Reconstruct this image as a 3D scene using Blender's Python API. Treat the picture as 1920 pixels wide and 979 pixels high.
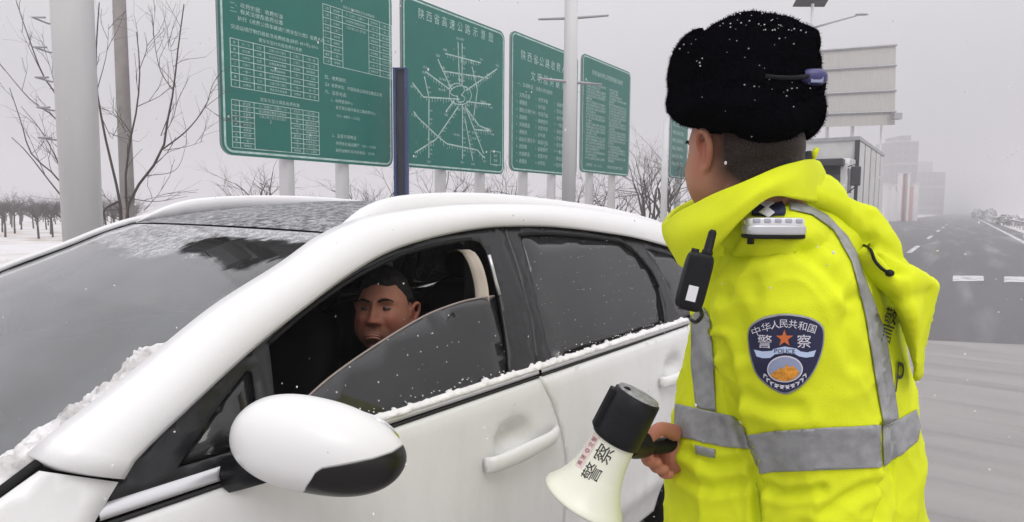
import bpy, bmesh, math, random
import numpy as np
from mathutils import Vector, Matrix, noise
from mathutils.bvhtree import BVHTree
from mathutils.geometry import delaunay_2d_cdt

for _o in list(bpy.data.objects):
    bpy.data.objects.remove(_o)
SC = bpy.context.scene
COL = SC.collection
rad = math.radians
random.seed(7)

# ---------------------------------------------------------------- camera
FPX, HCAM = 1200.0, 1.55            # focal length in photo pixels (1920 wide), eye height
YAW, PITCH, ROLL = rad(35.1386), rad(4.66525), 0.0064
def cam_axes():
    cy, sy = math.cos(YAW), math.sin(YAW)
    f = np.array([-sy*math.cos(PITCH), cy*math.cos(PITCH), -math.sin(PITCH)])
    r = np.array([cy, sy, 0.0]); u = np.cross(r, f)
    return f, math.cos(ROLL)*r+math.sin(ROLL)*u, math.cos(ROLL)*u-math.sin(ROLL)*r
CF, CR, CU = cam_axes()
CAM = np.array([0, 0, HCAM])
cam = bpy.data.cameras.new("camera"); camo = bpy.data.objects.new("camera", cam); COL.objects.link(camo)
cam.sensor_width = 36.0; cam.lens = FPX/1920*36.0; cam.clip_start = 0.05; cam.clip_end = 6000
camo.matrix_world = Matrix(((CR[0], CU[0], -CF[0], 0), (CR[1], CU[1], -CF[1], 0), (CR[2], CU[2], -CF[2], HCAM), (0, 0, 0, 1)))
SC.camera = camo

# ---------------------------------------------------------------- light, sky, exposure
SUN_EL, SUN_AZ = rad(52), rad(70)       # direction TO the sun: above and behind the camera's right shoulder
wd = bpy.data.worlds.new("World"); SC.world = wd; wd.use_nodes = True
nt = wd.node_tree; N = nt.nodes; L = nt.links
for n in list(N): N.remove(n)
out = N.new("ShaderNodeOutputWorld"); bg = N.new("ShaderNodeBackground")
sky = N.new("ShaderNodeTexSky"); sky.sky_type = 'NISHITA'; sky.sun_disc = False
sky.sun_elevation = SUN_EL; sky.sun_rotation = SUN_AZ; sky.dust_density = 6; sky.air_density = 1.5
tc = N.new("ShaderNodeTexCoord"); sep = N.new("ShaderNodeSeparateXYZ")
L.new(tc.outputs["Generated"], sep.inputs[0])
mx = N.new("ShaderNodeMath"); mx.operation = 'MAXIMUM'; mx.inputs[1].default_value = 0.0
L.new(sep.outputs["Z"], mx.inputs[0])
mr = N.new("ShaderNodeMapRange"); mr.inputs[1].default_value = 0; mr.inputs[2].default_value = 1
mr.inputs[3].default_value = 4.3; mr.inputs[4].default_value = 17.5      # overcast: zenith brighter than the horizon
L.new(mx.outputs[0], mr.inputs[0])
cc = N.new("ShaderNodeCombineColor"); 
def mulc(k):
    m = N.new("ShaderNodeMath"); m.operation = 'MULTIPLY'; m.inputs[1].default_value = k
    L.new(mr.outputs[0], m.inputs[0]); return m
for i, k in enumerate((0.985, 0.97, 1.005)):
    L.new(mulc(k).outputs[0], cc.inputs[i])
mixs = N.new("ShaderNodeMix"); mixs.data_type = 'RGBA'; mixs.inputs[0].default_value = 0.93
hs = N.new("ShaderNodeHueSaturation"); hs.inputs["Saturation"].default_value = 0.15
L.new(sky.outputs[0], hs.inputs["Color"])
L.new(hs.outputs[0], mixs.inputs[6]); L.new(cc.outputs[0], mixs.inputs[7])
L.new(mixs.outputs[2], bg.inputs[0]); bg.inputs[1].default_value = 0.10
L.new(bg.outputs[0], out.inputs[0])
sl = bpy.data.lights.new("sun", 'SUN'); sl.energy = 1.0; sl.angle = rad(30); sl.color = (1, 0.975, 0.94)
so = bpy.data.objects.new("sun", sl); COL.objects.link(so); so.location = (5, -5, 20)
sdir = Vector((math.sin(SUN_AZ)*math.cos(SUN_EL), math.cos(SUN_AZ)*math.cos(SUN_EL), math.sin(SUN_EL)))
# sun stands behind the camera on the open-road side
sdir = Vector((math.cos(rad(-38))*math.cos(SUN_EL), math.sin(rad(-38))*math.cos(SUN_EL), math.sin(SUN_EL)))
sky.sun_rotation = math.atan2(sdir.x, sdir.y)
so.rotation_euler = sdir.to_track_quat('Z', 'Y').to_euler()
SC.view_settings.view_transform = 'Standard'; SC.view_settings.look = 'None'
SC.view_settings.exposure = 0.0; SC.view_settings.gamma = 1.0
try:
    SC.view_settings.use_curve_mapping = False
except Exception: pass
SC.cycles.max_bounces = 8; SC.cycles.transparent_max_bounces = 16; SC.cycles.volume_bounces = 1
SC.cycles.use_denoising = True; SC.cycles.sample_clamp_indirect = 4

# ---------------------------------------------------------------- helpers
def ray(x, y):                      # direction through a pixel of the photograph, per metre of depth
    return CF+(x-960)/FPX*CR-(y-489.5)/FPX*CU
def P(x, y, d): return CAM+ray(x, y)*d
def onX(x, y, X):
    d = ray(x, y); return CAM+d*(X/d[0])
def onZ(x, y, Z=0.0):
    d = ray(x, y); return CAM+d*((Z-HCAM)/d[2])

ROOT = {}
def empty(name, loc, rz=0.0):
    o = bpy.data.objects.new(name, None); COL.objects.link(o)
    o.empty_display_size = 0.2
    o.location = loc; o.rotation_euler = (0, 0, rz)
    M = Matrix.Translation(Vector(loc)) @ Matrix.Rotation(rz, 4, 'Z')
    ROOT[o] = M.inverted()
    return o
def tag(o, label=None, cat=None, group=None, kind=None):
    if label: o["label"] = label
    if cat: o["category"] = cat
    if group: o["group"] = group
    if kind: o["kind"] = kind
    return o
def mk(name, verts, faces, mats, parent=None, smooth=True, local=False, base=None, mi=None, thick=0, bevel=0, subs=0, autos=None):
    """one mesh object; verts in world space unless local; parent any thing or part"""
    me = bpy.data.meshes.new(name)
    V = np.array([tuple(v) for v in verts], float).reshape(-1, 3)
    if parent is not None and not local:
        root = parent
        while root.parent is not None: root = root.parent
        M = np.array(ROOT.get(root, Matrix.Identity(4)))
        V = V @ M[:3, :3].T + M[:3, 3]
    elif parent is None:
        if base is None:
            base = ((V[:, 0].min()+V[:, 0].max())/2, (V[:, 1].min()+V[:, 1].max())/2, V[:, 2].min())
        V = V-np.array(base)
    me.from_pydata([tuple(v) for v in V], [], [tuple(int(i) for i in f) for f in faces])
    if not isinstance(mats, (list, tuple)): mats = [mats]
    for m in mats: me.materials.append(m)
    if mi is not None: me.polygons.foreach_set("material_index", [int(i) for i in mi])
    if smooth: me.polygons.foreach_set("use_smooth", [True]*len(me.polygons))
    me.update()
    o = bpy.data.objects.new(name, me); COL.objects.link(o)
    if parent is not None: o.parent = parent
    else:
        o.location = base
        ROOT[o] = Matrix.Translation(Vector(base)).inverted()
    if thick:
        md = o.modifiers.new("thick", 'SOLIDIFY'); md.thickness = abs(thick); md.offset = -1 if thick > 0 else 1
    if bevel:
        md = o.modifiers.new("bevel", 'BEVEL'); md.width = bevel; md.segments = 2; md.limit_method = 'ANGLE'; md.angle_limit = rad(40)
    if subs:
        md = o.modifiers.new("subd", 'SUBSURF'); md.levels = subs; md.render_levels = subs
    if autos is not None and smooth:
        try: me.set_sharp_from_angle(angle=rad(autos))
        except Exception: pass
    return o
class MB:                           # collects shapes for ONE mesh
    def __init__(s): s.v = []; s.f = []
    def add(s, v, f):
        n = len(s.v); s.v += [tuple(p) for p in v]; s.f += [tuple(i+n for i in q) for q in f]; return s
    def box(s, c, h, R=None):
        pts = [np.array((sx*h[0], sy*h[1], sz*h[2])) for sx in (-1, 1) for sy in (-1, 1) for sz in (-1, 1)]
        if R is not None: pts = [R @ p for p in pts]
        return s.add([np.array(c)+p for p in pts], [(0, 1, 3, 2), (4, 6, 7, 5), (0, 4, 5, 1), (2, 3, 7, 6), (0, 2, 6, 4), (1, 5, 7, 3)])
    def boxmm(s, a, b):
        a = np.array(a, float); b = np.array(b, float); return s.box((a+b)/2, abs(b-a)/2)
    def tube(s, pts, r, n=8, cap=True, sq=None, up=None):
        pts = [np.array(p, float) for p in pts]
        if not hasattr(r, '__len__'): r = [r]*len(pts)
        V = []; F = []; prev = None
        for i, p in enumerate(pts):
            t = pts[min(i+1, len(pts)-1)]-pts[max(i-1, 0)]; t = t/(np.linalg.norm(t)+1e-12)
            if prev is None:
                a = np.array(up if up is not None else ((0, 0, 1) if abs(t[2]) < .9 else (1, 0, 0)), float)
            else: a = prev
            a = a-t*(a@t); a /= np.linalg.norm(a)+1e-12; b = np.cross(t, a); prev = a
            for k in range(n):
                th = 2*math.pi*k/n
                V.append(p+r[i]*(a*math.cos(th)*(sq or 1)+b*math.sin(th)))
        for i in range(len(pts)-1):
            for k in range(n):
                F.append((i*n+k, i*n+(k+1) % n, (i+1)*n+(k+1) % n, (i+1)*n+k))
        if cap:
            F.append(tuple(range(n-1, -1, -1))); F.append(tuple((len(pts)-1)*n+k for k in range(n)))
        return s.add(V, F)
    def lathe(s, p0, axis, prof, n=32, cap=True):
        """prof: list of (distance along axis, radius)"""
        p0 = np.array(p0, float); t = np.array(axis, float); t /= np.linalg.norm(t)
        a = np.array((0, 0, 1.) if abs(t[2]) < .9 else (1., 0, 0)); a -= t*(a@t); a /= np.linalg.norm(a); b = np.cross(t, a)
        V = [p0+t*h+r*(a*math.cos(2*math.pi*k/n)+b*math.sin(2*math.pi*k/n)) for h, r in prof for k in range(n)]
        F = [(i*n+k, i*n+(k+1) % n, (i+1)*n+(k+1) % n, (i+1)*n+k) for i in range(len(prof)-1) for k in range(n)]
        if cap:
            F.append(tuple(range(n-1, -1, -1))); F.append(tuple((len(prof)-1)*n+k for k in range(n)))
        return s.add(V, F)
    def ell(s, c, ax, n=24, m=16, e=1.0):
        """ellipsoid, ax = three axis vectors; e<1 boxier"""
        ax = [np.array(a, float) for a in ax]; V = []; F = []
        g = lambda q: math.copysign(abs(q)**e, q)
        for i in range(m+1):
            ph = math.pi*i/m
            for k in range(n):
                th = 2*math.pi*k/n
                V.append(np.array(c)+ax[0]*g(math.sin(ph))*g(math.cos(th))+ax[1]*g(math.sin(ph))*g(math.sin(th))+ax[2]*g(math.cos(ph)))
        for i in range(m):
            for k in range(n): F.append((i*n+k, (i+1)*n+k, (i+1)*n+(k+1) % n, i*n+(k+1) % n))
        return s.add(V, F)
    def rings(s, rings, cap=True):
        n = len(rings[0]); V = [p for r in rings for p in r]
        F = [(i*n+k, i*n+(k+1) % n, (i+1)*n+(k+1) % n, (i+1)*n+k) for i in range(len(rings)-1) for k in range(n)]
        if cap: F.append(tuple(range(n-1, -1, -1))); F.append(tuple((len(rings)-1)*n+k for k in range(n)))
        return s.add(V, F)
    def grid(s, G):
        R, C = len(G), len(G[0])
        return s.add([p for r in G for p in r], [(i*C+k, i*C+k+1, (i+1)*C+k+1, (i+1)*C+k) for i in range(R-1) for k in range(C-1)])
    def obj(s, name, mats, parent=None, **k): return mk(name, s.v, s.f, mats, parent, **k)

def spline(pts, n):
    """n points along a Catmull-Rom curve through pts, even in arc length"""
    p = np.array(pts, float); p = np.vstack([2*p[0]-p[1], p, 2*p[-1]-p[-2]]); o = []
    for i in range(1, len(p)-2):
        for t in np.linspace(0, 1, 16, endpoint=False):
            a, b, c, d = p[i-1], p[i], p[i+1], p[i+2]
            o.append(.5*((2*b)+(c-a)*t+(2*a-5*b+4*c-d)*t*t+(3*b-a-3*c+d)*t**3))
    o.append(p[-2]); o = np.array(o)
    s = np.r_[0, np.cumsum(np.linalg.norm(np.diff(o, axis=0), axis=1))]
    q = np.linspace(0, s[-1], n)
    return np.stack([np.interp(q, s, o[:, j]) for j in range(o.shape[1])], 1)
def inpoly(pts, poly):
    x, y = pts[:, 0], pts[:, 1]; c = np.zeros(len(pts), bool); q = np.array(poly)
    for i in range(len(q)):
        x1, y1 = q[i]; x2, y2 = q[i-1]
        m = ((y1 > y) != (y2 > y)); c ^= m & (x < (x2-x1)*(y-y1)/((y2-y1) if y2 != y1 else 1e-12)+x1)
    return c
def resamp(poly, sp):
    o = []; p = np.array(poly, float)
    for i in range(len(p)):
        a, b = p[i], p[(i+1) % len(p)]; n = max(1, int(np.linalg.norm(b-a)/sp))
        for k in range(n): o.append(a+(b-a)*k/n)
    return np.array(o)
def panel2d(outer, holes=(), sp=.03):
    """triangulated 2-D panel with holes and inner grid points"""
    loops = [resamp(outer, sp)]+[resamp(h, sp) for h in holes]
    P2 = np.vstack(loops); E = []; n = 0
    for l in loops:
        E += [(n+i, n+(i+1) % len(l)) for i in range(len(l))]; n += len(l)
    lo, hi = P2.min(0), P2.max(0)
    gx, gy = np.meshgrid(np.arange(lo[0]+sp*.5, hi[0], sp), np.arange(lo[1]+sp*.5, hi[1], sp)); G = np.stack([gx.ravel(), gy.ravel()], 1)
    if len(G):
        k = inpoly(G, loops[0])
        for h in loops[1:]: k &= ~inpoly(G, h)
        G = G[k]
        if len(G):
            d = np.min(np.linalg.norm(G[:, None]-P2[None], axis=2), 1); G = G[d > sp*.45]
    allp = np.vstack([P2, G]) if len(G) else P2
    v, e, f, *_ = delaunay_2d_cdt([Vector(p) for p in allp], E, [], 0, 1e-7)
    v = np.array([tuple(p) for p in v]); f = [tuple(t) for t in f]
    c = np.array([v[list(t)].mean(0) for t in f]); k = inpoly(c, loops[0])
    for h in loops[1:]: k &= ~inpoly(c, h)
    F = []
    for t, q in zip(f, k):
        if q:
            a, b, d = v[t[0]], v[t[1]], v[t[2]]
            F.append(t if (b[0]-a[0])*(d[1]-a[1])-(b[1]-a[1])*(d[0]-a[0]) > 0 else t[::-1])
    return v, F
_tx = {}
def text2d(s, size=1.0, res=2, cx=True):
    """flat triangulated lettering, centred on (0,0)"""
    if (s, res) not in _tx:
        c = bpy.data.curves.new("t", 'FONT'); c.body = s; c.size = 1; c.resolution_u = res
        o = bpy.data.objects.new("t", c); COL.objects.link(o)
        m = o.to_mesh(); v = np.array([tuple(q.co)[:2] for q in m.vertices]).reshape(-1, 2); f = [tuple(p.vertices) for p in m.polygons]
        o.to_mesh_clear(); bpy.data.objects.remove(o); bpy.data.curves.remove(c)
        _tx[(s, res)] = (v, f)
    v, f = _tx[(s, res)]
    if not len(v): return np.zeros((0, 2)), []
    lo, hi = v.min(0), v.max(0)
    w = v-np.array([(lo[0]+hi[0])/2 if cx else lo[0], 0.38])
    return w*size, f
def remesh(mb, vox, smooth=2, disp=None):
    """voxel union of everything in mb -> (verts, faces)"""
    me = bpy.data.meshes.new("r"); me.from_pydata([tuple(v) for v in mb.v], [], mb.f)
    o = bpy.data.objects.new("r", me); COL.objects.link(o)
    m = o.modifiers.new("r", 'REMESH'); m.mode = 'VOXEL'; m.voxel_size = vox
    if smooth:
        s = o.modifiers.new("s", 'SMOOTH'); s.iterations = smooth; s.factor = .5
    dg = bpy.context.evaluated_depsgraph_get(); dg.update(); ev = o.evaluated_get(dg); m2 = ev.to_mesh()
    V = np.empty(len(m2.vertices)*3); m2.vertices.foreach_get("co", V); V = V.reshape(-1, 3)
    F = [tuple(p.vertices) for p in m2.polygons]
    Nn = np.empty(len(m2.vertices)*3); m2.vertices.foreach_get("normal", Nn); Nn = Nn.reshape(-1, 3)
    ev.to_mesh_clear(); bpy.data.objects.remove(o); bpy.data.meshes.remove(me)
    return V, F, Nn
def bvh(V, F): return BVHTree.FromPolygons([Vector(v) for v in V], F)
def rot(axis, a): return np.array(Matrix.Rotation(a, 3, Vector(axis)))

# ---------------------------------------------------------------- materials
def nodes(name):
    m = bpy.data.materials.new(name); m.use_nodes = True
    return m, m.node_tree.nodes, m.node_tree.links, m.node_tree.nodes["Principled BSDF"]
def pm(name, col, rough=.5, metal=0., spec=.5, var=0., vs=5., bump=0., bs=40., coat=0., sheen=0., col2=None, stretch=None, sss=0., detail=5.):
    m, n, l, b = nodes(name)
    b.inputs["Base Color"].default_value = (*col, 1); b.inputs["Roughness"].default_value = rough
    b.inputs["Metallic"].default_value = metal; b.inputs["Specular IOR Level"].default_value = spec
    b.inputs["Coat Weight"].default_value = coat; b.inputs["Coat Roughness"].default_value = .06
    b.inputs["Sheen Weight"].default_value = sheen
    if sss:
        b.inputs["Subsurface Weight"].default_value = sss; b.inputs["Subsurface Radius"].default_value = (.012, .005, .003); b.inputs["Subsurface Scale"].default_value = .5
    t = n.new("ShaderNodeTexCoord"); mp = n.new("ShaderNodeMapping"); l.new(t.outputs["Object"], mp.inputs[0])
    if stretch: mp.inputs["Scale"].default_value = stretch
    if var or col2:
        z = n.new("ShaderNodeTexNoise"); z.inputs["Scale"].default_value = vs; z.inputs["Detail"].default_value = detail
        l.new(mp.outputs[0], z.inputs["Vector"])
        r = n.new("ShaderNodeValToRGB"); l.new(z.outputs[0], r.inputs[0])
        c2 = col2 or tuple(max(0, c*(1-var)) for c in col); c1 = col if col2 else tuple(c*(1+var*.5) for c in col)
        r.color_ramp.elements[0].position = .35; r.color_ramp.elements[1].position = .65
        r.color_ramp.elements[0].color = (*c2, 1); r.color_ramp.elements[1].color = (*c1, 1)
        l.new(r.outputs[0], b.inputs["Base Color"])
    if bump:
        z = n.new("ShaderNodeTexNoise"); z.inputs["Scale"].default_value = bs; z.inputs["Detail"].default_value = 4
        l.new(mp.outputs[0], z.inputs["Vector"])
        bp = n.new("ShaderNodeBump"); bp.inputs["Strength"].default_value = bump; bp.inputs["Distance"].default_value = .01
        l.new(z.outputs[0], bp.inputs["Height"]); l.new(bp.outputs[0], b.inputs["Normal"])
    return m
def fv(n, l, m1, w):
    if w < .2: return
    t = n.new("ShaderNodeTexCoord"); z = n.new("ShaderNodeTexNoise"); z.inputs["Scale"].default_value = 2.6; z.inputs["Detail"].default_value = 7; z.inputs["Roughness"].default_value = .62
    l.new(t.outputs["Object"], z.inputs["Vector"]); r = n.new("ShaderNodeMapRange"); r.inputs[1].default_value = .3; r.inputs[2].default_value = .7; r.inputs[3].default_value = w*.72; r.inputs[4].default_value = min(1, w*1.28)
    l.new(z.outputs[0], r.inputs[0]); l.new(r.outputs[0], m1.inputs[0])
def glass(name, tint, refl=1.0, film=(0, 0, 0), filmw=0., rough=.02, ior=1.5, specks=0., dust=None):
    """thin sheet: tinted see-through + mirror reflection by angle + a film of grime; specks = wet snow dots"""
    m = bpy.data.materials.new(name); m.use_nodes = True; n = m.node_tree.nodes; l = m.node_tree.links; n.clear()
    o = n.new("ShaderNodeOutputMaterial"); tr = n.new("ShaderNodeBsdfTransparent"); tr.inputs[0].default_value = (*tint, 1)
    df = n.new("ShaderNodeBsdfDiffuse"); df.inputs[0].default_value = (*film, 1)
    gl = n.new("ShaderNodeBsdfGlossy"); gl.inputs["Roughness"].default_value = rough; gl.inputs[0].default_value = (refl, refl, refl, 1)
    fr = n.new("ShaderNodeFresnel"); fr.inputs[0].default_value = ior
    m1 = n.new("ShaderNodeMixShader"); m1.inputs[0].default_value = filmw; fv(n, l, m1, filmw); l.new(tr.outputs[0], m1.inputs[1]); l.new(df.outputs[0], m1.inputs[2])
    m2 = n.new("ShaderNodeMixShader"); l.new(fr.outputs[0], m2.inputs[0]); l.new(m1.outputs[0], m2.inputs[1]); l.new(gl.outputs[0], m2.inputs[2])
    last = m2
    if specks:
        t = n.new("ShaderNodeTexCoord"); v = n.new("ShaderNodeTexVoronoi"); v.inputs["Scale"].default_value = specks
        l.new(t.outputs["Object"], v.inputs["Vector"])
        c = n.new("ShaderNodeSeparateColor"); l.new(v.outputs["Color"], c.inputs[0])
        mm = n.new("ShaderNodeMath"); mm.operation = 'MULTIPLY'; mm.inputs[1].default_value = .24; l.new(c.outputs[0], mm.inputs[0])
        s1 = n.new("ShaderNodeMath"); s1.operation = 'SUBTRACT'; s1.inputs[1].default_value = .10; l.new(mm.outputs[0], s1.inputs[0])
        lt = n.new("ShaderNodeMath"); lt.operation = 'LESS_THAN'; l.new(v.outputs["Distance"], lt.inputs[0]); l.new(s1.outputs[0], lt.inputs[1])
        k = n.new("ShaderNodeMath"); k.operation = 'MULTIPLY'; k.inputs[1].default_value = .6; l.new(lt.outputs[0], k.inputs[0])
        d2 = n.new("ShaderNodeBsdfDiffuse"); d2.inputs[0].default_value = (.8, .82, .85, 1)
        m3 = n.new("ShaderNodeMixShader"); l.new(k.outputs[0], m3.inputs[0]); l.new(last.outputs[0], m3.inputs[1]); l.new(d2.outputs[0], m3.inputs[2]); last = m3
    if dust: last = dust(n, l, last)
    l.new(last.outputs[0], o.inputs[0])
    return m
M = {}
def paint_mat():
    m, n, l, b = nodes('white_paint'); b.inputs["Roughness"].default_value = .34; b.inputs["Coat Weight"].default_value = .3; b.inputs["Coat Roughness"].default_value = .1
    t = n.new("ShaderNodeTexCoord"); sp = n.new("ShaderNodeSeparateXYZ"); l.new(t.outputs["Object"], sp.inputs[0])
    lo = n.new("ShaderNodeMapRange"); lo.inputs[1].default_value = 1.15; lo.inputs[2].default_value = .35; lo.inputs[3].default_value = .12; lo.inputs[4].default_value = 1.0; l.new(sp.outputs["Z"], lo.inputs[0])
    mp = n.new("ShaderNodeMapping"); mp.inputs["Scale"].default_value = (1, 1, .45); l.new(t.outputs["Object"], mp.inputs[0])
    z = n.new("ShaderNodeTexNoise"); z.inputs["Scale"].default_value = 9; z.inputs["Detail"].default_value = 9; z.inputs["Roughness"].default_value = .7; l.new(mp.outputs[0], z.inputs["Vector"])
    r = n.new("ShaderNodeMapRange"); r.inputs[1].default_value = .42; r.inputs[2].default_value = .75; l.new(z.outputs[0], r.inputs[0])
    k = n.new("ShaderNodeMath"); k.operation = 'MULTIPLY'; l.new(lo.outputs[0], k.inputs[0]); l.new(r.outputs[0], k.inputs[1])
    x = n.new("ShaderNodeMix"); x.data_type = 'RGBA'; l.new(k.outputs[0], x.inputs[0]); x.inputs[6].default_value = (.80, .80, .80, 1); x.inputs[7].default_value = (.66, .645, .62, 1); l.new(x.outputs[2], b.inputs["Base Color"])
    v = n.new("ShaderNodeTexNoise"); v.inputs["Scale"].default_value = 240; l.new(t.outputs["Object"], v.inputs["Vector"]); q = n.new("ShaderNodeMapRange"); q.inputs[1].default_value = .62; q.inputs[2].default_value = .72; l.new(v.outputs[0], q.inputs[0])
    bp = n.new("ShaderNodeBump"); bp.inputs["Strength"].default_value = .16; bp.inputs["Distance"].default_value = .003; l.new(q.outputs[0], bp.inputs["Height"]); l.new(bp.outputs[0], b.inputs["Normal"]); return m
M['paint'] = paint_mat()
M['trim'] = pm('wet_black_trim', (.022, .022, .024), .30, var=.25, vs=40, bump=.10, bs=190, spec=.35)
M['seam'] = pm('seam_black', (.012, .012, .012), .7)
M['rubber'] = pm('rubber', (.012, .012, .012), .7, spec=.2)
M['cabin'] = pm('cabin_plastic', (.018, .017, .017), .6, var=.3, vs=30)
M['seat'] = pm('seat_leather', (.016, .014, .014), .5, bump=.1, bs=80)
M['snow'] = pm('wet_snow', (.84, .83, .83), .75, var=.10, vs=18, bump=.6, bs=60, sss=0)
M['dirty_snow'] = pm('dirty_snow', (.80, .79, .79), .8, col2=(.48, .46, .45), vs=22, bump=.8, bs=50)
M['chrome'] = pm('dull_chrome', (.62, .62, .63), .3, metal=.7)
M['silver'] = pm('silver_plastic', (.55, .56, .58), .3, metal=.5)
M['black'] = pm('black_plastic', (.008, .008, .010), .42, bump=.08, bs=120, spec=.22)
M['hivis'] = pm('hivis_fabric', (.76, .84, .022), .7, spec=.15, var=.09, vs=7, bump=.30, bs=620, detail=9)
M['reflect'] = pm('reflective_tape', (.34, .345, .355), .45, metal=.25, var=.16, vs=55, bump=.25, bs=700, detail=9)
M['navy'] = pm('navy_cloth', (.014, .016, .060), .65, bump=.15, bs=500)
M['white_thread'] = pm('white_thread', (.72, .70, .78), .8, bump=.2, bs=500)
def skin_mat(name, base, red, dark, rough):
    m, n, l, b = nodes(name); b.inputs["Roughness"].default_value = rough; b.inputs["Specular IOR Level"].default_value = .3
    b.inputs["Subsurface Weight"].default_value = .08; b.inputs["Subsurface Radius"].default_value = (.012, .005, .003); b.inputs["Subsurface Scale"].default_value = .5
    t = n.new("ShaderNodeTexCoord"); z = n.new("ShaderNodeTexNoise"); z.inputs["Scale"].default_value = 26; z.inputs["Detail"].default_value = 7; l.new(t.outputs["Object"], z.inputs["Vector"])
    r = n.new("ShaderNodeMapRange"); r.inputs[1].default_value = .38; r.inputs[2].default_value = .68; r.inputs[4].default_value = .7; l.new(z.outputs[0], r.inputs[0])
    x = n.new("ShaderNodeMix"); x.data_type = 'RGBA'; l.new(r.outputs[0], x.inputs[0]); x.inputs[6].default_value = (*base, 1); x.inputs[7].default_value = (*red, 1)
    f = n.new("ShaderNodeAttribute"); f.attribute_name = 'flush'; x2 = n.new("ShaderNodeMix"); x2.data_type = 'RGBA'; l.new(f.outputs["Fac"], x2.inputs[0]); l.new(x.outputs[2], x2.inputs[6]); x2.inputs[7].default_value = (red[0]*1.05, red[1]*.72, red[2]*.68, 1)
    s = n.new("ShaderNodeAttribute"); s.attribute_name = 'stubble'; zn = n.new("ShaderNodeTexNoise"); zn.inputs["Scale"].default_value = 700; zn.inputs["Detail"].default_value = 3; l.new(t.outputs["Object"], zn.inputs["Vector"])
    k = n.new("ShaderNodeMapRange"); k.inputs[1].default_value = .3; k.inputs[2].default_value = .7; k.inputs[3].default_value = .85; k.inputs[4].default_value = 1.1; l.new(zn.outputs[0], k.inputs[0]); mu = n.new("ShaderNodeMath"); mu.operation = 'MULTIPLY'; mu.use_clamp = True; l.new(s.outputs["Fac"], mu.inputs[0]); l.new(k.outputs[0], mu.inputs[1])
    x3 = n.new("ShaderNodeMix"); x3.data_type = 'RGBA'; l.new(mu.outputs[0], x3.inputs[0]); l.new(x2.outputs[2], x3.inputs[6]); x3.inputs[7].default_value = (*dark, 1); l.new(x3.outputs[2], b.inputs["Base Color"])
    bp = n.new("ShaderNodeBump"); bp.inputs["Strength"].default_value = .22; bp.inputs["Distance"].default_value = .002; l.new(zn.outputs[0], bp.inputs["Height"]); l.new(bp.outputs[0], b.inputs["Normal"]); return m
M['skin'] = skin_mat('skin', (.46, .235, .15), (.42, .18, .115), (.011, .008, .007), .55)
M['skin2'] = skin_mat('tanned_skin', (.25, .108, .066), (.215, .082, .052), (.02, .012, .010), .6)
M['hair'] = pm('black_hair', (.007, .006, .0055), .7, spec=.2, bump=.5, bs=240, stretch=(1, 1, .2))
M['fur'] = pm('black_fur', (.0022, .0022, .0034), 1.0, bump=.9, bs=140, spec=.0)
M['dark_cloth'] = pm('dark_cloth', (.008, .008, .011), .95, bump=.2, bs=300)
M['maroon'] = pm('maroon_cloth', (.06, .008, .012), .8)
M['horn'] = pm('cream_plastic', (.78, .79, .66), .35, var=.04, vs=10)
M['print'] = pm('black_print', (.02, .02, .02), .5)
M['galv'] = pm('galvanised_steel', (.40, .40, .42), .5, metal=.3, var=.12, vs=8)
M['white_steel'] = pm('white_painted_steel', (.68, .685, .68), .5, var=.07, vs=3, stretch=(1, 1, .15))
M['bark'] = pm('bark', (.060, .047, .044), .9, var=.4, vs=25, bump=.5, bs=60)
M['twig'] = pm('twig_bark', (.085, .068, .066), .9)
M['sign_green'] = pm('sign_green', (.004, .150, .118), .42, var=.07, vs=2, spec=.4)
M['sign_white'] = pm('sign_white_print', (.45, .62, .58), .5, var=.25, vs=6)
M['sign_edge'] = pm('sign_edge', (.20, .23, .24), .5, metal=.4)

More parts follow.
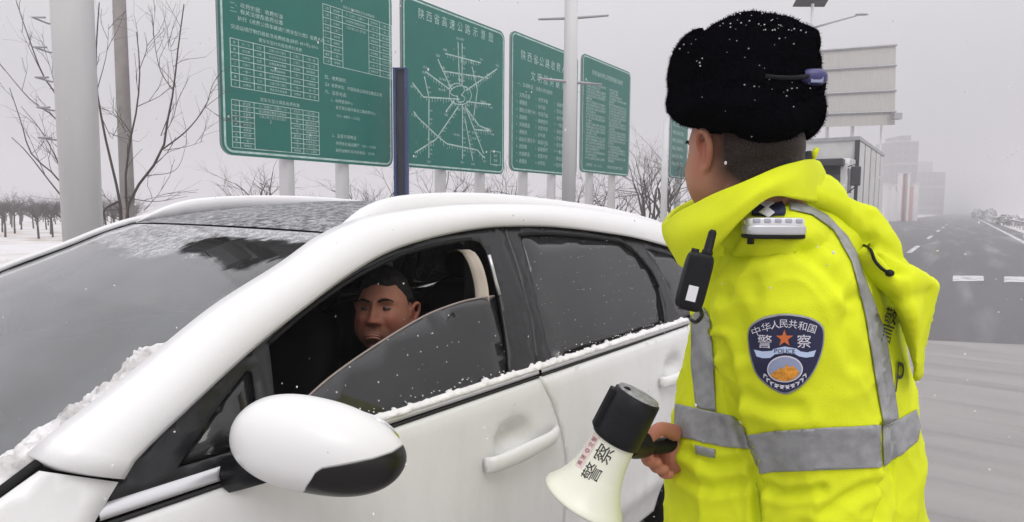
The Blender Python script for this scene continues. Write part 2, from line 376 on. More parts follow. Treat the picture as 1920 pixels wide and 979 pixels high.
# ================================================================ SETTING
def sheet(name, pts, mat, z, kind='structure'):
    p = [(x, y, z) for x, y in pts]
    o = mk(name, p, [tuple(range(len(p)))], mat, smooth=False, base=(0, 0, 0)); o["kind"] = kind; return o
def noise_mat(name, stops, scale, stretch=(1, 1, 1), rough=(.5, .8), bump=.3, bs=30, second=None, rotz=0.):
    m, n, l, b = nodes(name)
    t = n.new("ShaderNodeTexCoord"); mp = n.new("ShaderNodeMapping"); mp.inputs["Scale"].default_value = stretch; mp.inputs["Rotation"].default_value = (0, 0, rotz)
    l.new(t.outputs["Object"], mp.inputs[0])
    z = n.new("ShaderNodeTexNoise"); z.inputs["Scale"].default_value = scale; z.inputs["Detail"].default_value = 8; z.inputs["Roughness"].default_value = .6
    l.new(mp.outputs[0], z.inputs["Vector"]); r = n.new("ShaderNodeValToRGB"); l.new(z.outputs[0], r.inputs[0])
    e = r.color_ramp.elements
    while len(e) < len(stops): e.new(.5)
    for q, (p, c) in zip(e, stops): q.position = p; q.color = (*c, 1)
    colr = r.outputs[0]
    if second:
        sc, st, lo, hi, c2 = second
        mp2 = n.new("ShaderNodeMapping"); mp2.inputs["Scale"].default_value = st; mp2.inputs["Rotation"].default_value = (0, 0, rotz); l.new(t.outputs["Object"], mp2.inputs[0])
        z2 = n.new("ShaderNodeTexNoise"); z2.inputs["Scale"].default_value = sc; z2.inputs["Detail"].default_value = 6; l.new(mp2.outputs[0], z2.inputs["Vector"])
        k = n.new("ShaderNodeMapRange"); k.inputs[1].default_value = lo; k.inputs[2].default_value = hi; l.new(z2.outputs[0], k.inputs[0])
        mx = n.new("ShaderNodeMix"); mx.data_type = 'RGBA'; l.new(k.outputs[0], mx.inputs[0]); l.new(colr, mx.inputs[6]); mx.inputs[7].default_value = (*c2, 1); colr = mx.outputs[2]
    l.new(colr, b.inputs["Base Color"])
    rr = n.new("ShaderNodeMapRange"); rr.inputs[3].default_value = rough[0]; rr.inputs[4].default_value = rough[1]; l.new(z.outputs[0], rr.inputs[0]); l.new(rr.outputs[0], b.inputs["Roughness"])
    z3 = n.new("ShaderNodeTexNoise"); z3.inputs["Scale"].default_value = bs; z3.inputs["Detail"].default_value = 5; l.new(t.outputs["Object"], z3.inputs["Vector"])
    bp = n.new("ShaderNodeBump"); bp.inputs["Strength"].default_value = bump; bp.inputs["Distance"].default_value = .02; l.new(z3.outputs[0], bp.inputs["Height"]); l.new(bp.outputs[0], b.inputs["Normal"])
    return m
M['field'] = noise_mat('snowy_ground', [(.36, (.42, .33, .25)), (.48, (.58, .54, .51)), (.58, (.70, .69, .70))], .55, bump=.6, bs=6, second=(.06, (1, 1, 1), .45, .6, (.70, .69, .70)))
M['asphalt'] = noise_mat('wet_asphalt', [(.3, (.060, .059, .063)), (.5, (.088, .086, .091)), (.7, (.125, .123, .130))], .9, stretch=(1.1, .09, 1), rough=(.30, .62), bump=.25, bs=90,
                         second=(1.6, (.9, .06, 1), .52, .74, (.26, .255, .265)))
M['slab'] = noise_mat('wet_concrete', [(.30, (.235, .222, .217)), (.47, (.285, .27, .264)), (.70, (.315, .30, .292))], 1.1, stretch=(.30, 3.4, 1), rough=(.32, .62), bump=.2, bs=70,
                      second=(1.7, (.22, 2.6, 1), .54, .76, (.205, .194, .19)), rotz=rad(-21))
M['paintline'] = noise_mat('worn_road_paint', [(.38, (.25, .25, .255)), (.52, (.62, .62, .62))], 3.0, rough=(.5, .7), bump=.2, bs=60)

gx = np.linspace(-700, 700, 57)
sheet('ground', [(-700, -700), (700, -700), (700, 700), (-700, 700)], M['field'], 0.0)
e1, e2 = np.array((-.25, 9.10)), np.array((.65, 9.47)); ed = (e2-e1)/np.linalg.norm(e2-e1)
el = e1+ed*((-9.2-e1[0])/ed[0]); er = e1+ed*((3.6-e1[0])/ed[0])
sheet('road', [tuple(el), tuple(er), (3.6, 690), (-9.2, 690)], M['asphalt'], .004)
sheet('concrete_apron', [(-9.2, -40), (3.6, -40), tuple(er), tuple(el)], M['slab'], .006)
def mark(name, quads):
    v = []; f = []
    for q in quads:
        n = len(v); v += [(x, y, .0105) for x, y in q]; f.append(tuple(range(n, n+len(q))))
    o = mk(name, v, f, M['paintline'], smooth=False, base=(0, 0, 0)); o["kind"] = 'structure'; return o
def rect(x0, x1, y0, y1): return [(x0, y0), (x1, y0), (x1, y1), (x0, y1)]
mark('edge_line', [rect(2.45, 2.70, 10.6, 420)])
mark('lane_line', [rect(-1.70, -1.52, y, y+6) for y in range(28, 300, 15)])
g1 = [onZ(*p)[:2] for p in ((1786, 528), (1845, 528), (1844, 518), (1787, 517.5))]
g2 = [onZ(*p)[:2] for p in ((1882, 530), (1944, 530), (1942, 520), (1883, 519))]
for g in (g1, g2): mark('give_way_dash', [g])

# guard rails
def guardrail(name, X, Y0, Y1, label, side, snow=True):
    t = tag(empty(name, (X, Y0, 0)), label, 'guard rail')
    prof = [(0, .52), (.05, .55), (.05, .60), (0, .635), (.05, .67), (.05, .72), (0, .75)]
    G = [[(X+side*px, y, z) for px, z in prof] for y in np.arange(Y0, Y1+.1, 4.0)]
    MB().grid(G).obj('rail', M['galv'], t, smooth=False, thick=.006)
    if snow:
        rnd = random.Random(3); m = MB()
        G = []
        for y in np.arange(Y0, Y1, .8):
            w = .05+.02*rnd.random(); h = .03+.04*rnd.random()
            G.append([(X+side*.02-w, y, .752), (X+side*.02-w*.6, y, .752+h*.8), (X+side*.02, y, .752+h), (X+side*.02+w*.6, y, .752+h*.8), (X+side*.02+w, y, .752)])
        m.grid(G).obj('snow_cap', M['snow'], t)
    for k, y in enumerate(np.arange(Y0+1, Y1, 4.0)):
        MB().boxmm((X-side*.16-.05, y-.06, 0), (X-side*.16+.05, y+.06, .72)).obj('post', M['galv'], t, smooth=False)
        MB().boxmm((X-side*.11, y-.04, .55), (X, y+.04, .72)).obj('spacer', M['galv'], t, smooth=False)
guardrail('guard_rail', 4.1, 30, 170, 'snow capped steel guard rail along the right edge of the carriageway', -1)
guardrail('guard_rail', -9.6, 62, 170, 'low grey guard rail far along the left edge of the carriageway', 1, snow=False)

# ---- toll-road notice boards
XS = -10.9
def rrect(w, h, r, n=6, o=0.):
    pts = []
    for cx, cy, a in ((w-r, h-r, 0), (r, h-r, 90), (r, r, 180), (w-r, r, 270)):
        for k in range(n+1):
            th = rad(a+90*k/n); pts.append((cx+(r-o)*math.cos(th), cy+(r-o)*math.sin(th)))
    return pts
class Board:
    def __init__(s, Y0, Y1, z0, z1, label, posts):
        s.Y0, s.z0, s.w, s.h = Y0, z0, Y1-Y0, z1-z0
        s.t = tag(empty('notice_board', (XS, (Y0+Y1)/2, 0)), label, 'sign board', 'green notice boards standing in a row behind the car')
        out = rrect(s.w, s.h, .22)
        n = len(out); V = [(XS, Y0+u, z0+v) for u, v in out]+[(XS-.07, Y0+u, z0+v) for u, v in out]
        F = [tuple(range(n)), tuple(range(2*n-1, n-1, -1))]+[(i, n+i, n+(i+1) % n, (i+1) % n) for i in range(n)]
        mk('panel', V, F, [M['sign_green'], M['sign_edge']], s.t, smooth=False, mi=[0, 1]+[1]*n)
        m = MB(); a = rrect(s.w, s.h, .22, o=.045); b = rrect(s.w, s.h, .22, o=.085)
        a = [(min(max(u, .045), s.w-.045), min(max(v, .045), s.h-.045)) for u, v in a]; b = [(min(max(u, .085), s.w-.085), min(max(v, .085), s.h-.085)) for u, v in b]
        m.add([s.p(u, v, .004) for u, v in a+b], [(i, (i+1) % n, n+(i+1) % n, n+i) for i in range(n)])
        m.obj('border', M['sign_white'], s.t, smooth=False)
        for y in posts:
            MB().lathe((XS-.22, y, 0), (0, 0, 1), [(0, .15), (z1-.3, .14)], 20).obj('post', M['white_steel'], s.t)
        for v in (.25, .75):
            MB().boxmm((XS-.13, Y0+.1, z0+s.h*v-.05), (XS-.071, Y1-.1, z0+s.h*v+.05)).obj('brace', M['galv'], s.t, smooth=False)
    def p(s, u, v, o=.005): return (XS+o, s.Y0+u, s.z0+v)
    def uv(s, x, y):
        q = onX(x, y, XS); return q[1]-s.Y0, q[2]-s.z0
    def text(s, m, txt, u, v, size, left=True, wide=1.0):
        w, f = text2d(txt, size, 1, cx=not left)
        m.add([s.p(u+a*wide, v+b) for a, b in w], f)
    def bar(s, m, a, b, w, o=.0045):
        a = np.array(a); b = np.array(b); d = b-a; d = d/(np.linalg.norm(d)+1e-9); n = np.array((-d[1], d[0]))*w/2
        m.add([s.p(*(q), o) for q in (a-n, b-n, b+n, a+n)], [(0, 1, 2, 3)])
    def table(s, ml, mt, tl, br, cols, rows, texts, merged=None, ts=.055):
        (u0, v1), (u1, v0) = tl, br; W_, H_ = u1-u0, v1-v0
        for c in cols: s.bar(ml, (u0+c*W_, v0), (u0+c*W_, v1), .016)
        for r in range(rows+1):
            v = v1-H_*r/rows
            if merged and 0 < r < rows and r > 2:
                a, b = merged
                s.bar(ml, (u0, v), (u0+a*W_, v), .014, .0052); s.bar(ml, (u0+b*W_, v), (u1, v), .014, .0052)
            else: s.bar(ml, (u0, v), (u1, v), .014, .0052)
        rnd = random.Random(len(texts)*7+rows)
        for r in range(rows):
            for c in range(len(cols)-1):
                if merged and r >= 3 and abs(cols[c]-merged[0]) < 1e-6: continue
                cw = (cols[c+1]-cols[c])*W_
                k = max(1, min(int(cw/(ts*1.15))-1, 14)); tx = texts[rnd.randrange(len(texts))]; tx = (tx*6)[:k]
                s.text(mt, tx, u0+(cols[c]+cols[c+1])/2*W_, v1-H_*(r+.5)/rows, ts, left=False)
def z4(x, y): return 410+x/2.966, y/2.966
Z0, Z1 = 2.62, 6.68
b1 = Board(6.46, 10.66, 2.49, 6.4, 'large green toll notice board with three tables of charges, nearest of the row', (7.95, 9.35))
mt, ml = MB(), MB()
for tx, x, y, sz in (('一、收费依据：收费标准', 62, 12, .125), ('二、有关法律及收费标准', 62, 48, .125), ('执行《收费公路车辆通行费车型分类》收费人员', 105, 100, .115), ('交通运输厅物价局批准收费标准(陕价 459号)-2016', 66, 143, .11),
                     ('客车车型分类及收费标准表', 222, 222, .10), ('货车车型分类及收费标准', 230, 553, .10), ('货车计重收费标准及收费说明', 690, 38, .085),
                     ('四、收费期限：', 590, 426, .115), ('五、收费单位：中国高速公路建设集团公司', 590, 467, .105), ('六、监督电话：', 590, 508, .115), ('1、收费管理中心', 625, 556, .10), ('省交通运输厅高速公路收费中心', 650, 596, .10), ('029—8833—12122', 655, 642, .10),
                     ('2、监督举报电话', 630, 752, .11), ('陕西省交通运输厅：029—12328', 652, 796, .10), ('陕西省物价局举报电话：12358', 652, 836, .10)):
    u, v = b1.uv(*z4(x, y)); b1.text(mt, tx, u, v, sz*.80)
TX = ['车型', '一型', '二型', '三型', '收费', '元／公里', '吨', '座位数', '计费标准', '货车']
def tb(b, a, c, *k, **q): b.table(ml, mt, b.uv(*z4(*a)), b.uv(*z4(*c)), *k, **q)
tb(b1, (62, 210), (556, 563), (0, .085, .24, .36, .655, .81, 1), 7, TX)
tb(b1, (70, 552), (560, 862), (0, .08, .235, .65, .80, 1), 9, TX, merged=(.235, .65))
tb(b1, (578, 20), (963, 440), (0, .1, .26, .64, .81, 1), 9, TX, merged=(.26, .64))
ml.obj('table_rules', M['sign_white'], b1.t, smooth=False); mt.obj('lettering', M['sign_white'], b1.t, smooth=False)['kind'] = 'stuff'

b2 = Board(10.98, 15.05, 2.53, 6.52, 'green board with a white motorway route map, second nearest of the row', (12.55, 14.2))
def z5(x, y): return 750+x/2.967, y/2.967
mt, ml, mr_ = MB(), MB(), MB()
for i, ch in enumerate('陕西省高速公路示意图'):
    x = 118+(505-118)*i/9; u, v = b2.uv(*z5(x, 78+(x-118)*.336)); m1 = MB(); b2.text(m1, ch, u, v, .27, left=False, wide=.8); m1.obj('title_character', M['sign_white'], b2.t, smooth=False)
routes = [[(322, 235), (330, 465)], [(345, 240), (345, 470)], [(250, 298), (450, 350)], [(210, 330), (285, 495)], [(140, 397), (275, 497)], [(235, 395), (490, 435)], [(135, 425), (160, 540), (160, 880)], [(68, 460), (130, 540), (330, 552)],
          [(540, 383), (365, 505)], [(370, 565), (505, 582)], [(75, 620), (100, 655), (205, 755), (260, 800), (430, 835), (470, 880)], [(82, 850), (200, 775), (325, 590)], [(347, 580), (347, 885)], [(360, 590), (440, 700), (515, 730)], [(365, 600), (465, 855)],
          [(400, 370), (430, 500), (410, 645)], [(360, 660), (405, 895)], [(410, 720), (515, 730)], [(255, 620), (300, 560)]]
for r in routes:
    q = [b2.uv(*z5(*p)) for p in r]
    for a, b in zip(q, q[1:]): b2.bar(mr_, a, b, .034)
for cx, cy, rx in ((315, 500, 42), (338, 550, 22), (335, 530, 62)):
    q = [b2.uv(*z5(cx+rx*math.cos(t), cy+rx*.85*math.sin(t))) for t in np.linspace(0, 2*math.pi, 20)]
    for a, b in zip(q, q[1:]): b2.bar(mr_, a, b, .026, .0052)
rnd = random.Random(5)
towns = ['西安', '咸阳', '宝鸡', '汉中', '安康', '渭南', '铜川', '延安', '榆林', '商洛', '华阴', '韩城', '彬州', '户县', '临潼']
for r in routes:
    q = [b2.uv(*z5(*p)) for p in r]
    for a, b in zip(q, q[1:]):
        a = np.array(a); b = np.array(b); n = int(np.linalg.norm(b-a)/.105)
        for k in range(1, n):
            p = a+(b-a)*k/n; hv = abs(b[0]-a[0]) > abs(b[1]-a[1])
            if hv: b2.bar(ml, p, p+np.array((0, -.07-.06*rnd.random())), .014, .0048)
            elif rnd.random() < .55: b2.text(mt, towns[rnd.randrange(15)], p[0]+.03, p[1], .05)
    for p in (q[0], q[-1]):
        b2.text(mt, towns[rnd.randrange(15)], p[0], p[1]+(.09 if p[1] > 2 else -.09), .075, left=False)
    if rnd.random() < .6:
        p = (np.array(q[0])+np.array(q[-1]))/2; b2.text(mt, towns[rnd.randrange(15)]+'高速', p[0]+.06, p[1]+.06, .065)
a, c = b2.uv(*z5(503, 840)), b2.uv(*z5(558, 920))
for p, q in (((a[0], a[1]), (c[0], a[1])), ((c[0], a[1]), (c[0], c[1])), ((c[0], c[1]), (a[0], c[1])), ((a[0], c[1]), (a[0], a[1]))): b2.bar(ml, p, q, .018)
for k, tx in enumerate(('图例', '高速', '在建')): b2.text(mt, tx, (a[0]+c[0])/2, a[1]-.12-.13*k, .08, left=False)
mr_.obj('route_map', M['sign_white'], b2.t, smooth=False); ml.obj('route_ticks', M['sign_white'], b2.t, smooth=False)['kind'] = 'stuff'; mt.obj('lettering', M['sign_white'], b2.t, smooth=False)['kind'] = 'stuff'

b3 = Board(15.38, 19.28, 2.66, 6.68, 'green board with two title lines and columns of short phrases, behind the lamp post', (16.35, 18.0))
mt = MB()
for i, ch in enumerate('陕西省公路收费人员'): m1 = MB(); b3.text(m1, ch, .62+.335*i, 3.42, .31, left=False, wide=.85); m1.obj('title_character', M['sign_white'], b3.t, smooth=False)
for i, ch in enumerate('文明服务规范'): m1 = MB(); b3.text(m1, ch, 1.15+.36*i, 2.90, .31, left=False, wide=.85); m1.obj('title_character', M['sign_white'], b3.t, smooth=False)
ph = ['文明用语', '您好请停车', '谢谢合作', '请慢走', '请交费', '祝您平安', '请出示通行卡', '一路顺风', '对不起', '请稍等', '请按序通行', '欢迎光临']
b3.text(mt, '一、文明用语：收费人员应使用', .32, 2.56, .14)
for r in range(10):
    v = 2.25-.215*r
    for c, u in enumerate((.42, 1.45, 2.55)):
        b3.text(mt, '%d.' % (r+1), u-.14, v, .09); b3.text(mt, ph[(r*3+c*5) % 12], u, v, .145)
mt.obj('lettering', M['sign_white'], b3.t, smooth=False)['kind'] = 'stuff'

b4 = Board(19.58, 23.45, 2.84, 6.86, 'green board filled with dense small print, farthest complete board of the row', (20.6, 22.4))
mt = MB(); b4.text(mt, '陕西省收费公路管理服务规定', 1.95, 3.50, .19, left=False)
body = '第一条为加强收费公路管理规范公路收费行为维护收费公路的经营管理者和使用者的合法权益促进公路事业的发展根据中华人民共和国公路法制定本条例'
rnd = random.Random(11)
for c, u in enumerate((.30, 2.05)):
    for r in range(25):
        n = 14 if rnd.random() < .75 else rnd.randrange(4, 11); k = rnd.randrange(0, 45)
        b4.text(mt, (body*2)[k:k+n], u, 3.1-.108*r, .105)
b4.text(mt, '监督电话：029—12122', .35, .28, .12); b4.text(mt, '陕西省交通运输厅公路局', 2.0, .28, .12)
mt.obj('lettering', M['sign_white'], b4.t, smooth=False)['kind'] = 'stuff'
b5 = Board(27.75, 29.9, 3.0, 5.9, 'green board showing as a sliver beside the face of the police officer', (27.7, 29.3))
mt = MB(); 
for r in range(6): b5.text(mt, '高速公路收费站', .2, 2.4-.35*r, .2)
mt.obj('lettering', M['sign_white'], b5.t, smooth=False)['kind'] = 'stuff'

# blue steel H post in the gap between the first two boards
M['blue'] = pm('blue_paint', (.018, .045, .16), .4, var=.15, vs=4); M['blue_dark'] = pm('blue_black_paint', (.008, .010, .028), .45)
t = tag(empty('steel_post', (-10.35, 10.38, 0)), 'dark blue steel H section post between the two nearest boards', 'post')
R_ = rot((0, 0, 1), rad(-55)); dd = R_ @ np.array((0, 1, 0)); nn = R_ @ np.array((1, 0, 0)); c0 = np.array((-10.35, 10.38, 2.3))
for s in (-1, 1): MB().box(c0+dd*s*.125, (.11, .030, 2.3), R_).obj('flange', M['blue'], t, smooth=False, bevel=.005)
MB().box(c0-nn*.02, (.02, .093, 2.29), R_).obj('web', M['blue_dark'], t, smooth=False)
MB().box(c0+np.array((0, 0, 2.31)), (.12, .160, .012), R_).obj('cap_plate', M['blue'], t, smooth=False)

# ---- poles
def pole(name, base, r0, r1, h, mat, label, cat):
    t = tag(empty(name, base), label, cat)
    MB().lathe(base, (0, 0, 1), [(0, r0), (h*.5, (r0+r1)/2), (h, r1)], 40).obj('shaft', mat, t)
    MB().lathe(base, (0, 0, 1), [(0, r0+.12), (.03, r0+.12)], 24).obj('base_plate', M['galv'], t)
    return t
pb = onX(156, 440, -8.2); pb = (pb[0], pb[1], 0)
t = pole('mast', pb, .195, .222, 9.0, M['white_steel'], 'thick off-white mast with climbing rungs at the left of the picture', 'mast')
cr = CR*np.array((1, 1, 0)); cr /= np.linalg.norm(cr); cf = np.array((-cr[1], cr[0], 0))
for y in (-45, 8, 57, 108, 160, 212, 265):
    z = P(100, y, 7.5)[2]
    a = np.array((pb[0], pb[1], z))-cr*.22
    MB().tube([a-cf*.12, a-cr*.14-cf*.12, a-cr*.14+cf*.12, a+cf*.12], .011, 8).obj('rung', M['galv'], t)
pb = P(241, 418, 12); pole('utility_pole', (pb[0], pb[1], 0), .125, .10, 8.5, pm('grey_concrete', (.30, .275, .265), .8, var=.12, vs=4, bump=.2), 'slim grey brown pole behind the bare tree at left', 'pole')
pb = P(1066, 380, 14); pb = np.array((pb[0], pb[1], 0))
t = pole('lamp_post', tuple(pb), .155, .135, 9.5, M['white_steel'], 'tall pale lamp post with two cross arms in front of the third board', 'lamp post')
for z, dirv, l0, l1 in ((5.62, cr, -.70, .80), (4.28, (cr*.8+cf*.6), -.85, .95)):
    c = pb+np.array((0, 0, z)); MB().tube([c+dirv*l0+np.array((0, 0, -.03)), c-dirv*.0, c+dirv*l1+np.array((0, 0, .06))], [.022, .034, .022], 8).obj('cross_arm', M['galv'], t)
MB().tube([pb+np.array((0, 0, 9.5)), pb+np.array((.4, 0, 9.9)), pb+np.array((2.0, 0, 10.1))], .05, 8).obj('lamp_arm', M['white_steel'], t)
MB().ell(pb+np.array((2.3, 0, 10.1)), ((.4, 0, 0), (0, .15, 0), (0, 0, .07))).obj('lamp_head', M['galv'], t)
# solar lamp post behind the officer
pb = P(1523, 30, 30); pb = np.array((pb[0], pb[1], 0))
t = pole('solar_lamp_post', tuple(pb), .10, .07, 11.2, M['white_steel'], 'thin lamp post with a solar panel above the fur hat', 'lamp post')
c = pb+np.array((0, 0, 11.45)); MB().box(c, (.75, .5, .025), rot(tuple(cr), rad(-28))@rot((0, 0, 1), YAW)).obj('solar_panel', M['cabin'], t, smooth=False)
MB().tube([P(1526, 52, 30), P(1560, 42, 30), P(1608, 29, 30)], [.05, .045, .035], 8).obj('lamp_arm', M['galv'], t)
MB().ell(P(1616, 27, 30), (cr*.32, cf*.10, np.array((0, 0, .06)))).obj('lamp_head', M['galv'], t)

# ---- back of a road sign gantry
M['sheet'] = pm('aluminium_sheet', (.46, .445, .42), .55, var=.08, vs=2, stretch=(6, 6, .3))
A, B = P(1520, 94, 40), P(1680, 82, 41.5); C_, D_ = P(1520, 239, 40), P(1678, 234, 41.5)
t = tag(empty('road_sign', ((A[0]+B[0])/2, (A[1]+B[1])/2, 0)), 'large pale road sign seen from the back above the truck', 'road sign')
bk = np.array(cf)*.06
MB().add([A, B, D_, C_, A+bk, B+bk, D_+bk, C_+bk], [(3, 2, 1, 0), (4, 5, 6, 7), (0, 1, 5, 4), (1, 2, 6, 5), (2, 3, 7, 6), (3, 0, 4, 7)]).obj('sign_plate', M['sheet'], t, smooth=False)
for f in (.02, .27, .58, .84):
    a = A+(C_-A)*f; b = B+(D_-B)*f
    MB().tube([a-bk*1.6, b-bk*1.6], .075, 4, up=(0, 0, 1)).obj('rib', M['galv'], t, smooth=False)
for f in (.25, .55, .90):
    a = A+(B-A)*f+bk*4.0; MB().lathe((a[0], a[1], 0), (0, 0, 1), [(0, .13 if f < .9 else .07), ((a[2]-.4) if f < .9 else 7.9, .11 if f < .9 else .06)], 14).obj('post', M['white_steel'], t)
c = P(1681, 218, 41.0); MB().box(c, (.26, .2, .2), rot((0, 0, 1), YAW)).obj('camera_box', M['galv'], t, smooth=False, bevel=.02)

# ---- box truck
M['truck'] = pm('truck_white', (.58, .575, .57), .45, var=.12, vs=2); M['truck_dark'] = pm('truck_grey', (.045, .045, .052), .6)
M['wscreen'] = glass('truck_glass', (.05, .05, .06), .45, (.055, .06, .075), .75)
TX0, TX1, TY0, TY1 = -5.15, -2.60, 21.2, 28.3
t = tag(empty('box_truck', ((TX0+TX1)/2, TY0, 0)), 'dirty white box truck facing the camera on the road behind the officer', 'truck')
MB().boxmm((TX0+.05, TY0+.06, 1.05), (TX1-.05, TY1-.05, 3.66)).obj('cargo_box', M['truck'], t, smooth=False)
pw = [21.25, 22.55, 22.85, 24.05, 24.35, 25.55, 25.85, 27.0, 27.25, 28.25]
for i in range(0, 10, 2):
    MB().boxmm((TX1-.05, pw[i], 1.10), (TX1-.005, pw[i+1], 3.60)).obj('side_panel', M['truck'], t, smooth=False, bevel=.01)
    if i < 8: MB().boxmm((TX1-.049, pw[i+1]+.02, 1.45), (TX1-.03, pw[i+2]-.02, 3.45)).obj('side_slot', M['truck_dark'], t, smooth=False)
for z in (3.66, 1.0): MB().boxmm((TX0-.01, TY0+.02, z-.05), (TX1+.012, TY1, z+.06)).obj('box_rail', M['galv'], t, smooth=False)
for x in (TX0, TX1-.10): MB().boxmm((x-.008, TY0, 1.07), (x+.112, TY0+.10, 3.605)).obj('corner_post', M['truck_dark'], t, smooth=False)
CX0, CX1, CY0, CY1 = -5.08, -2.66, 19.5, 21.15
prof = [(CY0, .55), (CY0-.04, 1.5), (CY0+.02, 2.02), (CY0+.34, 2.86), (CY0+.62, 3.02), (CY1, 3.05), (CY1, .55)]
n = len(prof); V = [(CX0, y, z) for y, z in prof]+[(CX1, y, z) for y, z in prof]
cabo = mk('cab', V, [tuple(range(n)), tuple(range(2*n-1, n-1, -1))]+[(i, n+i, n+(i+1) % n, (i+1) % n) for i in range(n)], M['truck'], t, smooth=False, bevel=.05)
ws = [(CX0+.14, CY0+.005, 2.06), (CX1-.14, CY0+.005, 2.06), (CX1-.2, CY0+.31, 2.80), (CX0+.2, CY0+.31, 2.80)]
mk('windscreen', ws, [(0, 1, 2, 3)], M['wscreen'], cabo, smooth=False, thick=.01)
MB().boxmm((CX0+.1, CY0-.02, 2.78), (CX1-.1, CY0+.40, 2.98)).obj('sun_visor', M['truck_dark'], t, smooth=False, bevel=.03)
MB().boxmm((CX1-.004, CY0+.25, 2.05), (CX1+.006, CY0+1.0, 2.72)).obj('side_window', M['wscreen'], cabo, smooth=False)
MB().boxmm((CX0+.2, CY0-.06, .95), (CX1-.2, CY0-.035, 1.6)).obj('grille', M['truck_dark'], t, smooth=False)
MB().boxmm((CX0-.02, CY0-.14, .42), (CX1+.02, CY0+.1, .82)).obj('bumper', M['truck'], t, smooth=False, bevel=.03)
for x in (CX0+.25, CX1-.25): MB().ell((x, CY0-.14, .64), ((.14, 0, 0), (0, .03, 0), (0, 0, .1))).obj('headlight', M['silver'], t)
for s, x in ((-1, CX0), (1, CX1)):
    MB().tube([(x, CY0+.2, 2.75), (x+s*.22, CY0-.12, 2.80), (x+s*.25, CY0-.14, 2.2), (x, CY0+.05, 2.0)], .018, 6).obj('mirror_arm', M['truck_dark'], t)
    MB().boxmm((x+s*.15-.03, CY0-.2, 2.22), (x+s*.36, CY0-.09, 2.74)).obj('mirror', M['truck_dark'], t, smooth=False, bevel=.03)
for x in (TX0+.2, TX1-.45):
    for y in (20.2, 26.2, 27.4):
        w = MB().lathe((x, y, .5), (1, 0, 0), [(0, .42), (.03, .5), (.25, .5), (.28, .42)], 24).obj('wheel', M['rubber'], t)
        MB().lathe((x-.005, y, .5), (1, 0, 0), [(0, .26), (.29, .26)], 16).obj('rim', M['galv'], w)
MB().boxmm((TX0+.5, CY1, .7), (TX1-.5, TY1, 1.0)).obj('chassis', M['truck_dark'], t, smooth=False)

# ---- far buildings
M['bldg'] = pm('far_concrete', (.13, .112, .115), .8, var=.1, vs=.1); M['bband'] = pm('far_pale_band', (.42, .39, .39), .8); M['bwin'] = pm('far_window', (.08, .085, .10), .2)
def tower(name, x0, x1, ytop, dep, depth, floors, label, roofbox=None):
    a, b = P(x0, 395, dep), P(x1, 395, dep); z1 = P((x0+x1)/2, ytop, dep)[2]; w = np.linalg.norm((b-a)[:2]); d = (b-a)/w; d[2] = 0; d /= np.linalg.norm(d); q = np.array((-d[1], d[0], 0))
    a = np.array((a[0], a[1], 0)); t = tag(empty(name, tuple(a+d*w/2)), label, 'building')
    def blk(nm, u0, u1, v0, v1, z0, z, m):
        mb = MB(); mb.add([a+d*u+q*v+np.array((0, 0, zz)) for u in (u0, u1) for v in (v0, v1) for zz in (z0, z)], [(0, 1, 3, 2), (4, 6, 7, 5), (0, 4, 5, 1), (2, 3, 7, 6), (0, 2, 6, 4), (1, 5, 7, 3)])
        return mb.obj(nm, m, t, smooth=False)
    wl = blk('wall', 0, w, 0, depth, 0, z1, M['bldg'])
    fh = z1/floors; nw = max(3, int(w/3))
    for f in range(floors):
        if f % 3 == 0: blk('floor_band', -.15, w+.15, -.25, depth+.2, f*fh+fh*.86, f*fh+fh*.99, M['bband'])
        for k in range(nw):
            u = w*(k+.5)/nw; m = MB(); m.add([a+d*(u+su)+q*sv+np.array((0, 0, f*fh+fh*zz)) for su in (-.9, .9) for sv in (-.06, .05) for zz in (.25, .75)], [(0, 1, 3, 2), (4, 6, 7, 5), (0, 4, 5, 1), (2, 3, 7, 6), (0, 2, 6, 4), (1, 5, 7, 3)])
            mk('window', m.v, m.f, M['bwin'], t, smooth=False)
    if roofbox: blk('roof_house', w*roofbox[0], w*roofbox[1], 1, depth-1, z1, z1+roofbox[2], M['bldg'])
tower('apartment_tower', 1672, 1716, 265, 260, 14, 10, 'hazy grey apartment tower with a roof house, behind the truck', (.36, .72, 2.2))
tower('apartment_block', 1722, 1769, 323, 320, 12, 6, 'faint lower apartment block fading into the haze right of the tower')
tower('apartment_block', 1724, 1744, 303, 390, 10, 9, 'very faint narrow block rising behind the lower apartment block')
